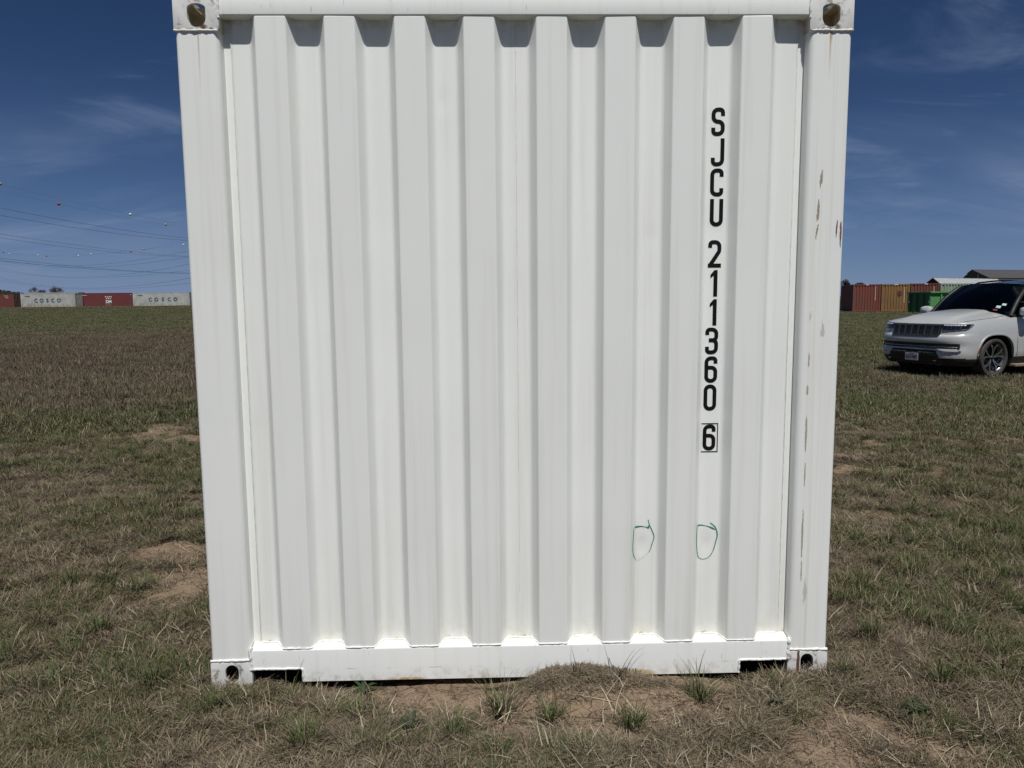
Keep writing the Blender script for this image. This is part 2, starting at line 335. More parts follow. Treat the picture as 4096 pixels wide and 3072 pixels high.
def cover(x, y):
    """green share, bare-soil share, brown dry-grass share of the field at a place"""
    x = np.asarray(x, float); y = np.asarray(y, float); d = np.hypot(x-CAM[0], y-CAM[1])
    g = fbm(x*0.75+31, y*0.75+7, 4, 0.6)
    g2 = fbm(x*2.6+3, y*2.6+77, 3, 0.55)
    green = S((0.50*g+0.50*g2-0.425)/0.09)
    bare = S((fbm(x*0.9+90, y*0.9+55, 4, 0.6)-0.64)/0.09)*(1-S((d-9)/10))*0.8
    band = S((d-9)/6)*(1-S((d-34)/18))*S((-x-0.5)/3)
    band = np.maximum(band, 0.25*S((d-12)/4)*(1-S((d-19)/5))*S((x-2)/3))
    far = S((d-36)/22)
    green = green*(1-0.85*band); green = np.maximum(green, far*(0.42+0.5*(g-0.4)))
    # known bare spots: the bank before the sill, the pale patch left of the container
    def spot(cx, cy, rx, ry, k=1.0): return k*np.exp(-(((x-cx)/rx)**2+((y-cy)/ry)**2)**2)
    b2 = spot(-0.12, -0.14, 0.50, 0.26)+spot(0.32, -0.20, 0.48, 0.27)+spot(0.62, -0.10, 0.28, 0.14)+spot(-0.45, -0.06, 0.3, 0.08, .8)+spot(-1.78, 1.10, 0.36, 0.42, .95)+spot(-2.10, 1.60, 0.30, 0.22, .8)+spot(-1.50, 0.40, 0.18, 0.14, .75)+spot(-0.98, -0.44, 0.16, 0.08, .9)
    b2 = b2+spot(-4.45, 6.3, 0.9, 0.22, .55)+spot(-3.35, 5.7, 0.5, 0.2, .55)+spot(-3.2, 4.1, 0.6, 0.2, .5)+spot(2.43, 2.05, 0.38, 0.2, .75)+spot(2.0, 0.75, 0.16, 0.12, .55)+spot(2.25, 0.45, 0.2, 0.1, .5)+spot(1.15, -0.28, 0.16, 0.08, .45)+spot(1.43, -0.46, 0.2, 0.07, .45)
    rag = fbm(x*5.5+11, y*5.5+70, 4, 0.6)-0.5
    bare = np.clip((bare+b2)*(1+1.6*rag), 0, 1)
    green = green*(1-0.8*bare)*(1-0.3*S((0.25-y)/0.3)*S((1.5-np.abs(x))/0.4))
    return green, bare, band

def build_ground():
    rr = np.concatenate([[0.35, 0.8, 1.2], np.geomspace(1.5, 60, 330), np.geomspace(63, 6000, 60)])
    th = np.linspace(0, 2*math.pi, 760, endpoint=False)
    Rr, T = np.meshgrid(rr, th, indexing='ij'); X = CAM[0]+Rr*np.sin(T); Y = CAM[1]+Rr*np.cos(T)
    Z = hgt(X, Y)
    nr, nt_ = X.shape
    v = np.stack([X, Y, Z], -1).reshape(-1, 3)
    i, j = np.meshgrid(np.arange(nr-1), np.arange(nt_), indexing='ij'); j2 = (j+1) % nt_
    f = np.stack([i*nt_+j, i*nt_+j2, (i+1)*nt_+j2, (i+1)*nt_+j], -1).reshape(-1, 4)[:, ::-1]
    f = [tuple(q) for q in f]; c = len(v); v = np.vstack([v, [CAM[0], CAM[1], float(hgt(CAM[0], CAM[1]))]])
    f += [(c, (k+1) % nt_, k) for k in range(nt_)]
    me = bpy.data.meshes.new('ground'); me.from_pydata(v.tolist(), [], f); me.update()
    me.polygons.foreach_set('use_smooth', np.ones(len(me.polygons), bool))
    g, b, br = cover(v[:, 0], v[:, 1])
    for nm, a in (('green', g), ('bare', b), ('brown', br)):
        at = me.attributes.new(nm, 'FLOAT', 'POINT'); at.data.foreach_set('value', a.astype(np.float32))
    m, nt, bs = mat_new('field_soil_and_thatch'); t = NT(nt); p = t.pos()
    fine = t.noise(p, 55, 6, 0.7); mid = t.noise(p, 9, 5, 0.65)
    fib = t.noise(t.mapv(p, (30, 160, 30), rot=(0, 0, R(25)), loc=(0, 0, 0)), 1.0, 4, 0.6, 1.4)
    fib2 = t.noise(t.mapv(p, (150, 35, 30), rot=(0, 0, R(-20))), 1.0, 4, 0.6, 1.6)
    ff = t.math('MAXIMUM', fib, fib2)
    soil = t.mix(t.rng(mid, 0.3, 0.7), (0.275, 0.200, 0.135), (0.205, 0.145, 0.096)); soil = t.mix(t.math('MULTIPLY', t.rng(fine, 0.45, 0.75), 0.6), soil, (0.34, 0.265, 0.19))
    vo = t.node('ShaderNodeTexVoronoi', feature='DISTANCE_TO_EDGE'); wv = t.node('ShaderNodeVectorMath', operation='ADD'); t.l.new(p, wv.inputs[0])
    ns = t.node('ShaderNodeTexNoise'); t.l.new(p, ns.inputs['Vector']); ns.inputs['Scale'].default_value = 14; sc = t.node('ShaderNodeVectorMath', operation='SCALE'); t.l.new(ns.outputs['Color'], sc.inputs[0]); sc.inputs['Scale'].default_value = 0.05; t.l.new(sc.outputs[0], wv.inputs[1])
    t.l.new(wv.outputs[0], vo.inputs['Vector']); vo.inputs['Scale'].default_value = 17
    crack = t.math('MULTIPLY', t.rng(vo.outputs['Distance'], 0.045, 0.012), t.rng(mid, 0.42, 0.55))
    straw = t.mix(t.rng(ff, 0.45, 0.68), (0.058, 0.045, 0.031), (0.18, 0.143, 0.098)); straw = t.mix(t.math('MULTIPLY', t.rng(mid, 0.4, 0.7), 0.6), straw, (0.052, 0.041, 0.030))
    grn = t.mix(t.rng(ff, 0.45, 0.7), (0.026, 0.036, 0.012), (0.072, 0.084, 0.032))
    brn = t.mix(t.rng(ff, 0.42, 0.7), (0.057, 0.043, 0.032), (0.145, 0.112, 0.082))
    col = t.mix(t.math('MULTIPLY', t.attr('green'), 0.85), straw, grn); col = t.mix(t.attr('brown'), col, brn)
    bk = t.rng(t.math('ADD', t.attr('bare'), t.math('MULTIPLY', t.math('SUBTRACT', fine, 0.5), 0.9)), 0.42, 0.62)
    col = t.mix(bk, col, soil); col = t.mix(t.math('MULTIPLY', t.math('MULTIPLY', crack, bk), 0.55), col, (0.07, 0.045, 0.03))
    t.l.new(col, bs.inputs['Base Color']); bs.inputs['Roughness'].default_value = 0.95; bs.inputs['Specular IOR Level'].default_value = 0.1
    hh = t.math('ADD', t.math('MULTIPLY', fine, 0.5), t.math('SUBTRACT', t.math('MULTIPLY', ff, 0.5), t.math('MULTIPLY', t.math('MULTIPLY', crack, bk), 0.8)))
    t.bump(hh, 0.8, 0.02, bs)
    o = add('ground', me, m); tag(o, kind='structure', label='dry brown and green grass field with bare soil patches', cat='ground')
    return o
build_ground()

# ------------------------------------------------------------------ grass (instanced clumps)
def grass_mat(name, c1, c2, tip):
    m, nt, b = mat_new(name); t = NT(nt)
    v = t.attr('tint'); h = t.attr('along')
    oi = t.node('ShaderNodeObjectInfo').outputs['Random']
    c = t.mix(v, c1, c2); c = t.mix(t.math('MULTIPLY', t.math('POWER', h, 2.0), 0.6), c, tip); c = t.mix(t.math('MULTIPLY', oi, 0.35), c, tuple(x*0.6 for x in c1))
    t.l.new(c, b.inputs['Base Color']); b.inputs['Roughness'].default_value = 0.6; b.inputs['Specular IOR Level'].default_value = 0.25
    return m
M['g_green'] = grass_mat('green_grass', (0.020, 0.040, 0.008), (0.072, 0.106, 0.024), (0.150, 0.155, 0.058))
M['g_dry'] = grass_mat('dry_straw', (0.060, 0.046, 0.028), (0.35, 0.28, 0.182), (0.40, 0.33, 0.23))
M['g_pale'] = grass_mat('bleached_straw', (0.30, 0.245, 0.165), (0.50, 0.43, 0.32), (0.52, 0.46, 0.36))
M['g_brown'] = grass_mat('brown_dead_grass', (0.0432, 0.0315, 0.0198), (0.1530, 0.1152, 0.0756), (0.2115, 0.1665, 0.1152))
M['g_weed'] = grass_mat('weed_green', (0.022, 0.042, 0.014), (0.034, 0.060, 0.020), (0.06, 0.08, 0.032))
def clump(name, nb, rad, l0, l1, lean0, lean1, w, curl, mat, mats2=None, frac=0.0, seg=3, seed=0, patch=False):
    g = np.random.default_rng(seed); v = []; f = []; tint = []; al = []; mi = []
    for k in range(nb):
        a = g.random()*2*math.pi; r = rad*math.sqrt(g.random()) if patch else rad*g.random()
        bx, by = r*math.cos(a), r*math.sin(a)
        az = a+g.normal(0, 0.9) if not patch else g.random()*2*math.pi
        ln = l0+(l1-l0)*g.random(); le = R(lean0+(lean1-lean0)*g.random()); cu_ = R(curl)*(0.4+g.random())
        d = np.array([math.cos(az), math.sin(az)]); sd = np.array([-d[1], d[0]]); pt = np.array([bx, by, -0.006]); ang = le; n0 = len(v); tv = g.random(); ww = w*(0.6+0.8*g.random())
        for s_ in range(seg+1):
            q = s_/seg; wd = ww*(1-q**1.7)*0.5+0.0002
            v += [(pt[0]-sd[0]*wd, pt[1]-sd[1]*wd, pt[2]), (pt[0]+sd[0]*wd, pt[1]+sd[1]*wd, pt[2])]
            tint += [tv, tv]; al += [q, q]
            st = ln/seg; pt = pt+np.array([d[0]*math.sin(ang)*st, d[1]*math.sin(ang)*st, math.cos(ang)*st]); ang = min(ang+cu_/seg, R(100) if le < R(60) else R(89)); 
            if pt[2] < 0.002: pt[2] = 0.002+0.004*g.random()
            az2 = g.normal(0, 0.12); c, s2 = math.cos(az2), math.sin(az2); d = np.array([d[0]*c-d[1]*s2, d[0]*s2+d[1]*c])
        m_ = 1 if (mats2 is not None and g.random() < frac) else 0
        for s_ in range(seg): 
            f.append((n0+2*s_, n0+2*s_+1, n0+2*s_+3, n0+2*s_+2)); mi.append(m_)
    me = bpy.data.meshes.new(name); me.from_pydata(v, [], f); me.update()
    me.materials.append(mat)
    if mats2 is not None: me.materials.append(mats2)
    me.polygons.foreach_set('material_index', mi); me.polygons.foreach_set('use_smooth', [True]*len(f))
    for nm, a in (('tint', tint), ('along', al)):
        at = me.attributes.new(nm, 'FLOAT', 'POINT'); at.data.foreach_set('value', np.array(a, np.float32))
    return me
def proto_collection(nm, meshes):
    c = bpy.data.collections.new(nm)
    for i, me in enumerate(meshes): c.objects.link(bpy.data.objects.new('%s_%02d' % (nm, i), me))
    return c
def scatter(name, P, rot, scl, idx, coll, label, cat='grass'):
    me = bpy.data.meshes.new(name); me.from_pydata(np.asarray(P).tolist(), [], []); me.update()
    a = me.attributes.new('rot', 'FLOAT_VECTOR', 'POINT'); a.data.foreach_set('vector', np.asarray(rot, np.float32).ravel())
    a = me.attributes.new('scl', 'FLOAT', 'POINT'); a.data.foreach_set('value', np.asarray(scl, np.float32))
    a = me.attributes.new('idx', 'INT', 'POINT'); a.data.foreach_set('value', np.asarray(idx, np.int32))
    o = add(name, me); tag(o, label, cat, kind='stuff')
    ng = bpy.data.node_groups.new(name+'_nodes', 'GeometryNodeTree')
    ng.interface.new_socket('Geometry', in_out='INPUT', socket_type='NodeSocketGeometry'); ng.interface.new_socket('Geometry', in_out='OUTPUT', socket_type='NodeSocketGeometry')
    N = ng.nodes; L = ng.links
    gi = N.new('NodeGroupInput'); go = N.new('NodeGroupOutput'); ip = N.new('GeometryNodeInstanceOnPoints'); ci = N.new('GeometryNodeCollectionInfo')
    ci.inputs['Collection'].default_value = coll; ci.inputs['Separate Children'].default_value = True; ci.inputs['Reset Children'].default_value = True
    def na(nm, ty):
        n = N.new('GeometryNodeInputNamedAttribute'); n.data_type = ty; n.inputs[0].default_value = nm; return n.outputs[0]
    mp_ = N.new('GeometryNodeMeshToPoints')
    L.new(gi.outputs[0], mp_.inputs[0]); L.new(mp_.outputs[0], ip.inputs['Points']); L.new(ci.outputs[0], ip.inputs['Instance']); ip.inputs['Pick Instance'].default_value = True
    L.new(na('idx', 'INT'), ip.inputs['Instance Index']); L.new(na('rot', 'FLOAT_VECTOR'), ip.inputs['Rotation']); L.new(na('scl', 'FLOAT'), ip.inputs['Scale'])
    L.new(ip.outputs[0], go.inputs[0])
    md = o.modifiers.new('scatter', 'NODES'); md.node_group = ng
    return o
G = M
protos_dry = [clump('dry_clump', 60, 0.07, 0.025, 0.080, 60, 89, 0.0020, 14, G['g_dry'], G['g_brown'], 0.55, 3, 10+i) for i in range(6)]
protos_up = [clump('dry_upright', 44, 0.06, 0.02, 0.060, 20, 75, 0.0019, 40, G['g_brown'], G['g_dry'], 0.35, 3, 40+i) for i in range(5)]
protos_green = [clump('green_tuft', 46, 0.05, 0.03, 0.095, 10, 68, 0.0023, 40, G['g_green'], G['g_dry'], 0.25, 3, 70+i) for i in range(6)]
protos_pg = [clump('green_patch', 340, 0.5, 0.04, 0.10, 10, 70, 0.0055, 40, G['g_green'], G['g_dry'], 0.30, 2, 100+i, True) for i in range(4)]
protos_pb = [clump('brown_patch', 340, 0.5, 0.05, 0.14, 8, 65, 0.0048, 35, G['g_brown'], G['g_dry'], 0.22, 2, 120+i, True) for i in range(4)]
protos_pd = [clump('dry_patch', 340, 0.5, 0.035, 0.09, 30, 86, 0.0050, 20, G['g_brown'], G['g_dry'], 0.5, 2, 140+i, True) for i in range(3)]
CG = {'dry': proto_collection('dry_clumps', protos_dry), 'up': proto_collection('upright_clumps', protos_up), 'green': proto_collection('green_tufts', protos_green),
      'pg': proto_collection('green_patches', protos_pg), 'pb': proto_collection('brown_patches', protos_pb), 'pd': proto_collection('dry_patches', protos_pd)}
def sample(n, r0, r1, p):
    # polar sampling round the viewing side of the field, density falling with distance
    n = int(n*1.3); u = rng.random(n); e = 2-p; r = (r0**e+(r1**e-r0**e)*u)**(1/e)
    th = R(-60)+R(120)*rng.random(n)
    x = CAM[0]+r*np.sin(th); y = CAM[1]+r*np.cos(th)
    return x, y, r
def sill_gap(x, y):
    return (y > -0.085) & (((x > -0.76) & (x < -0.02)) | ((x > 0.44) & (x < 0.86)))
def clear(x, y, pad=0.0):
    inside = (np.abs(x) < 1.235-pad) & (y > -0.004+pad) & (y < 6.1)
    return ~(inside | ((y < 0.05) & sill_gap(x, y) & (rng.random(len(x)) < 0.93)))
def emit(nm, key, x, y, sc, label, tilt=0.12, lift=0.0):
    e = 0.03; z = hgt(x, y)+lift; n = len(x)
    nx = -(hgt(x+e, y)-hgt(x-e, y))/(2*e)+rng.normal(0, tilt, n); ny = -(hgt(x, y+e)-hgt(x, y-e))/(2*e)+rng.normal(0, tilt, n)
    N = np.stack([nx, ny, np.ones(n)], -1); N /= np.linalg.norm(N, axis=1)[:, None]
    a = rng.random(n)*2*math.pi; X = np.stack([np.cos(a), np.sin(a), 0*a], -1); X -= N*(X*N).sum(1)[:, None]; X /= np.linalg.norm(X, axis=1)[:, None]; Yv = np.cross(N, X)
    rot = np.stack([np.arctan2(Yv[:, 2], N[:, 2]), -np.arcsin(np.clip(X[:, 2], -1, 1)), np.arctan2(X[:, 1], X[:, 0])], -1)
    scatter(nm, np.stack([x, y, z], -1), rot, sc, rng.integers(0, len(CG[key].objects), n), CG[key], label)
# near field
x, y, r = sample(42000, 1.9, 16, 1.4); k = clear(x, y); x, y, r = x[k], y[k], r[k]
g, b, br = cover(x, y); u = rng.random(len(x)); den = 1-1.05*b
kd = u < den*0.96
emit('straw_litter', 'dry', x[kd], y[kd], (0.62+0.5*rng.random(kd.sum()))*(1+0.045*r[kd]), 'flattened pale straw litter lying over the near soil')
x, y, r = sample(30000, 1.9, 18, 1.4); k = clear(x, y, -0.02); x, y, r = x[k], y[k], r[k]
g, b, br = cover(x, y); u = rng.random(len(x)); ku = u < (1-np.minimum(1, 1.1*b))*(0.38+0.62*br)*(1-0.4*g)
emit('dead_grass', 'up', x[ku], y[ku], (0.55+0.6*rng.random(ku.sum()))*(1+0.045*r[ku])*(1+0.5*br[ku]), 'short dead brown grass standing over the near ground')
x, y, r = sample(46000, 1.9, 22, 1.35); k = clear(x, y, -0.03); x, y, r = x[k], y[k], r[k]
g, b, br = cover(x, y); u = rng.random(len(x)); kg = u < np.clip(g*1.0+0.05, 0, 1)*(1-np.minimum(1, 1.05*b))
emit('green_grass', 'green', x[kg], y[kg], (0.45+0.65*rng.random(kg.sum()))*(1+0.04*r[kg])*np.where(y[kg] < 0, 0.75, 1.0), 'short green grass growing in patches among the straw')
# middle and far field
x, y, r = sample(36000, 10, 175, 1.15); k = clear(x, y); x, y, r = x[k], y[k], r[k]
g, b, br = cover(x, y); u = rng.random(len(x)); sc = (0.75+0.4*rng.random(len(x)))*(1+0.004*r)
kb = u < br*0.9; kg = (~kb) & (rng.random(len(x)) < np.clip(0.38+0.62*g, 0, 1)); kd = ~(kb | kg)
emit('distant_green_grass', 'pg', x[kg], y[kg], sc[kg], 'olive green grass of the distant field', 0.05)
emit('distant_brown_grass', 'pb', x[kb], y[kb], sc[kb], 'tall reddish brown dead grass in a band across the field', 0.05)
emit('distant_dry_grass', 'pd', x[kd], y[kd], sc[kd]*0.9, 'dull dry grass of the middle distance', 0.05)
# matted straw over the heap of soil in front of the sill
protos_mat = [clump('mat_clump', 34, 0.05, 0.025, 0.075, 80, 90, 0.0026, 3, G['g_dry'], G['g_brown'], 0.6, 3, 200+i) for i in range(5)]
CG['mat'] = proto_collection('straw_mats', protos_mat)
n = 220; x = 0.20+rng.normal(0, 0.15, n); y = -0.022-np.abs(rng.normal(0, 0.05, n)); k = y < -0.018; x, y = x[k], y[k]
emit('straw_heap', 'mat', x, y, 0.5+0.35*rng.random(len(x)), 'heap of matted straw pushed against the container sill', 0.10, 0.002)
n = 120; x = rng.uniform(-0.85, 0.9, n); y = -rng.random(n)**1.3*0.40-0.02
emit('loose_straw', 'mat', x, y, 0.4+0.4*rng.random(len(x)), 'loose straw scattered over the bare soil before the sill', 0.1, 0.001)

# pale bleached stalks lying on top of the turf
CG['pale'] = proto_collection('pale_stalks', [clump('pale_stalk', 7, 0.10, 0.03, 0.11, 55, 88, 0.0024, 18, G['g_pale'], G['g_dry'], 0.3, 3, 260+i) for i in range(6)])
x, y, r = sample(7000, 1.9, 20, 1.35); k = clear(x, y); x, y, r = x[k], y[k], r[k]; g, b, br = cover(x, y); k = rng.random(len(x)) < (0.25+0.75*S((fbm(x*1.7+8, y*1.7+4, 3)-0.45)/0.15))*(1-0.6*b)
emit('bleached_stalks', 'pale', x[k], y[k], (0.7+0.6*rng.random(k.sum()))*(1+0.04*r[k]), 'pale bleached stalks lying loose on the turf', 0.15, 0.006)
# crumbs of dry soil on the bare patches
def crumb(seed):
    bm = bmesh.new(); bmesh.ops.create_icosphere(bm, subdivisions=1, radius=0.006); g_ = random.Random(seed)
    for v in bm.verts: v.co = v.co*g_.uniform(0.6, 1.3); v.co.z *= 0.7
    me = bpy.data.meshes.new('crumb'); bm.to_mesh(me); bm.free(); me.materials.append(M['crumb']); return me
M['crumb'] = simple('dry_soil_crumb', (0.27, 0.20, 0.14), 0.95, var=0.25, scale=90)
CG['crumb'] = proto_collection('soil_crumbs', [crumb(i) for i in range(6)])
x, y, r = sample(26000, 1.9, 9, 1.6); k = clear(x, y); x, y, r = x[k], y[k], r[k]; g, b, br = cover(x, y); k = rng.random(len(x)) < np.clip(b*1.2-0.1, 0.02, 1)
emit('soil_crumbs', 'crumb', x[k], y[k], 0.25+1.3*rng.random(k.sum())**3, 'crumbs and small clods of dry soil on the bare patches', 0.4, 0.001)

# ------------------------------------------------------------------ the white shipping container
def fillet(pts, r, n=5, closed=False):
    out_ = []; m = len(pts)
    for i, p in enumerate(pts):
        if not closed and i in (0, m-1): out_.append(p); continue
        a = np.array(pts[i-1], float); b_ = np.array(p, float); c = np.array(pts[(i+1) % m], float)
        rad = r[i] if hasattr(r, '__len__') else r
        if rad <= 0: out_.append(p); continue
        u = (a-b_); lu = np.linalg.norm(u); u /= lu; w = (c-b_); lw = np.linalg.norm(w); w /= lw
        ang = math.acos(max(-1, min(1, float(u@w)))); tl = min(rad/math.tan(ang/2), lu*0.499, lw*0.499)
        q0 = b_+u*tl; q1 = b_+w*tl
        for k in range(n+1):
            t_ = k/n; out_.append(tuple((1-t_)**2*q0*1.0+2*t_*(1-t_)*b_+t_**2*q1) if ang > 2.2 else tuple(_arc(q0, q1, b_, u, w, tl, ang, t_)))
    return out_
def _arc(q0, q1, b_, u, w, tl, ang, t_):
    bis = (u+w)/np.linalg.norm(u+w); rad = tl*math.tan(ang/2); c = b_+bis*(rad/math.sin(ang/2)); a0 = q0-c; a1 = q1-c
    th = math.acos(max(-1, min(1, float(a0@a1)/(np.linalg.norm(a0)*np.linalg.norm(a1)))))
    return c+(math.sin((1-t_)*th)*a0+math.sin(t_*th)*a1)/max(1e-9, math.sin(th))
def wave(x, z): # slight waviness of the pressed sheet
    return (fbm(np.asarray(x)*3.1+40, np.asarray(z)*0.9+40, 2)-0.5)*0.0040
DENTS = [(0.480, 0.545, 0.018, 0.005), (0.737, 0.545, 0.018, 0.005), (0.505, 1.74, 0.016, 0.0035), (-0.27, 2.24, 0.016, 0.003), (0.74, 1.765, 0.03, 0.002)]
def dent(x, z):
    d = 0
    for cx, cz, r_, k in DENTS: d = d+k*np.exp(-((x-cx)**2+(z-cz)**2)/(r_*r_))
    return d
YP, YR = 0.006, 0.050
PROUD = [(-0.9345, -0.825), (-0.6885, -0.580), (-0.439, -0.330), (-0.1925, -0.083), (0.069, 0.1785), (0.317, 0.427), (0.5655, 0.6755), (0.8145, 0.9225)]
cont = empty('shipping_container', (0, 0, 0)); tag(cont, 'big white corrugated steel shipping container numbered SJCU 211360, end wall facing the camera', 'container')
CL = 6.058
def rust_free(): return M['paint']
# corrugated end wall
prof = [(-1.034, YR-0.003)]
for a, b_ in PROUD:
    prof += [(a-0.027, YR), (a, YP), (b_, YP), (b_+0.027, YR)]
prof[1] = (prof[1][0], YR-0.003); prof += [(1.034, YR-0.003)]; prof[-2] = (prof[-2][0], YR-0.003)
pf = fillet(prof, [0.007 if abs(q[1]-YP) < 1e-6 else 0.020 for q in prof], 6)
zs = np.concatenate([[0.160], np.linspace(0.168, 2.52, 90), [2.524]])
px_ = np.array(pf)
# refine long straight runs so dents and waviness show
fx = [px_[0]]
for q in px_[1:]:
    l = np.linalg.norm(q-fx[-1]); n_ = max(1, int(l/0.012)); a = fx[-1]
    for k in range(1, n_+1): fx.append(a+(q-a)*k/n_)
fx = np.array(fx)
def wall_y(x, z): return wave(x, z)+dent(x, z)
def face_y(x, z): return float(np.interp(x, fx[:, 0], fx[:, 1]))+float(wall_y(x, z))
Pg = [[(x, y+float(wall_y(x, z)), z) for z in zs] for x, y in fx]
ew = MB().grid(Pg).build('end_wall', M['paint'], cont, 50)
md = ew.modifiers.new('sheet', 'SOLIDIFY'); md.thickness = 0.002; md.offset = -1
# side, far end, roof: corrugated sheets
def corr_line(L, pitch=0.278, dep=0.036, flat=0.07, sl=0.068):
    pts = []; x = 0.03
    while x+pitch < L-0.02:
        pts += [(x, 0.0), (x+flat, 0.0), (x+flat+sl, dep), (x+2*flat+sl, dep)]; x += pitch
    return [(0, 0)]+pts+[(L, 0)]
for sgn in (-1, 1):
    pl = corr_line(CL-0.34); mb = MB()
    mb.grid([[(sgn*(1.214-0.004-d), 0.17+x_, z_) for z_ in (0.155, 2.53)] for x_, d in pl], flip=(sgn < 0)); mb.build('side_wall', M['paint'], cont)
    MB().box((sgn*1.214 if sgn < 0 else 1.15, 0.178, 2.525), (-1.15 if sgn < 0 else 1.214, CL-0.178, 2.585), 0.004).build('top_side_rail', M['paint'], cont)
    MB().box((sgn*1.214 if sgn < 0 else 1.16, 0.178, 0.03), (-1.16 if sgn < 0 else 1.214, CL-0.178, 0.16), 0.004).build('bottom_side_rail', M['paint'], cont)
mb = MB(); pl = corr_line(CL-0.14, 0.21, 0.02, 0.05, 0.05)
mb.grid([[(x_, 0.07+y_, 2.572-d) for x_ in (-1.16, 1.16)] for y_, d in pl], flip=False); mb.build('roof', M['paint'], cont)
MB().box((-1.15, 0.07, 0.125), (1.15, CL-0.07, 0.158)).build('floor', M['under'], cont)
for sgn in (-1, 1):
    d_ = MB().box((0.01 if sgn > 0 else -1.06, CL-0.06, 0.16), (1.06 if sgn > 0 else -0.01, CL-0.012, 2.5), 0.006).build('door', M['paint'], cont)
    for xx in (0.3, 0.78): MB().tube([(sgn*xx, CL+0.008, 0.12), (sgn*xx, CL+0.008, 2.52)], 0.016, 8).build('lock_rod', M['paint'], d_)
# posts
for sx_ in (-1, 1):
    pr_ = fillet([(1.215, 0.004), (1.063, 0.004), (1.060, 0.075), (1.215, 0.12)], [0.014, 0.020, 0.0, 0.0], 6, True)
    for fr in (0, 1):
        poly = [(sx_*a, (b_ if not fr else CL-b_)) for a, b_ in pr_]
        o = MB().prism(poly, 'z', 0.118, 2.473).build('corner_post', M['post_paint'], cont, 30)
        if not fr and sx_ > 0: o['label'] = 'right post with brown scrapes down its face'
    # flange strip that the sheet is welded to
    MB().box((1.028 if sx_ > 0 else -1.064, 0.0525, 0.165), (1.064 if sx_ > 0 else -1.028, 0.056, 2.523)).build('post_flange', M['paint'], cont)
# rails
rl = fillet([(0.003, 2.523), (0.003, 2.5865), (0.066, 2.5865), (0.066, 2.523)], 0.006, 4, True)
zr = np.linspace(0, 1, 2)
MB().prism([(a, b_) for a, b_ in rl], 'x', -1.0585, 1.0585).build('top_end_rail', M['rail_paint'], cont, 30)
def rail_seg(mb, x0, x1, zb):
    pf_ = [(0.003, zb)]+fillet([(0.003, zb), (0.003, 0.1625), (0.060, 0.1735)], 0.009, 5)[1:]+[(0.060, zb+0.0)]
    pf_ = pf_+[] 
    return mb.prism(pf_, 'x', x0, x1)
mb = MB(); rail_seg(mb, -0.862, 0.865, 0.029); rail_seg(mb, -1.0585, -0.862, 0.080); rail_seg(mb, 0.865, 1.0585, 0.079)
br_ = mb.build('bottom_end_rail', M['rail_paint'], cont, 35)
for x0, x1, zt in ((-1.050, -0.868, 0.080), (0.871, 1.050, 0.079)):
    mb = MB()
    mb.box((x0-0.006, 0.012, 0.012), (x0, 0.40, zt-0.002)).box((x1, 0.012, 0.012), (x1+0.006, 0.40, zt-0.002)).box((x0, 0.012, zt-0.007), (x1, 0.40, zt-0.001))
    mb.build('fork_pocket', M['under'], br_)
for k, dx in enumerate((-0.014, -0.004, 0.003, 0.010)):
    MB().box((0.440+dx, 0.0014, 0.039), (0.440+dx+(0.0035 if k != 2 else 0.002), 0.0026, 0.055)).build('paint_tick', M['black_vinyl'], br_)
# weld beads
def bead(pts, r, parent=cont, seed=0, mat='weld', step=0.007, jit=0.3):
    g = random.Random(seed); ps = [Vector(p) for p in pts]; q = [ps[0]]
    for a, b_ in zip(ps[:-1], ps[1:]):
        n_ = max(1, int((b_-a).length/step))
        q += [a+(b_-a)*k/n_ for k in range(1, n_+1)]
    q2 = [p+Vector((g.uniform(-1, 1), g.uniform(-1, 1)*0.3, g.uniform(-1, 1)))*r*jit*0.6 for p in q]
    rr_ = [r*(1+g.uniform(-jit, jit)) for _ in q2]
    return MB().tube(q2, rr_, 6).build('weld_bead', M[mat], parent, 80)
for s_, sd in ((-1, 1), (1, 2)):
    bead([(s_*1.217, 0.004, 2.4725), (s_*1.062, 0.004, 2.4725)], 0.0055, seed=sd); bead([(s_*1.217, 0.004, 0.1195), (s_*1.064, 0.004, 0.121)], 0.0055, seed=sd+5)
    bead([(s_*1.0595, 0.003, 0.03 if s_ > 9 else 0.085), (s_*1.0605, 0.003, 0.125), (s_*1.064, 0.004, 0.160), (s_*1.058, 0.012, 0.168)], 0.0065, seed=sd+8, jit=0.4)
    bead([(s_*1.0585, 0.002, 2.515), (s_*1.0585, 0.002, 2.588)], 0.004, seed=sd+9)
    bead([(s_*1.034, 0.0468, 0.18), (s_*1.034, 0.0470, 2.50)], 0.0014, seed=sd+11, step=0.012, jit=0.55)
bead([(-0.005, 0.0498, 0.178), (-0.005, 0.0503, 2.51)], 0.0011, seed=31, step=0.02, jit=0.5)
pth = []
for x_, y_ in fx[::3]: pth.append((x_, y_-0.001, 0.1645+0.0095*(y_-YP)/(YR-YP)))
bead(pth, 0.0034, seed=41, step=0.008, jit=0.35)
for x0, x1, zt, s_ in ((-1.050, -0.862, 0.083, 0), (0.865, 1.052, 0.082, 1)):
    p_ = [(x0 if s_ == 0 else x1, 0.003, zt), (x1 if s_ == 0 else x0, 0.003, zt), (x1+0.002 if s_ == 0 else x0-0.002, 0.003, 0.030)]
    bead(p_, 0.0050, seed=51+s_, jit=0.3, parent=br_)
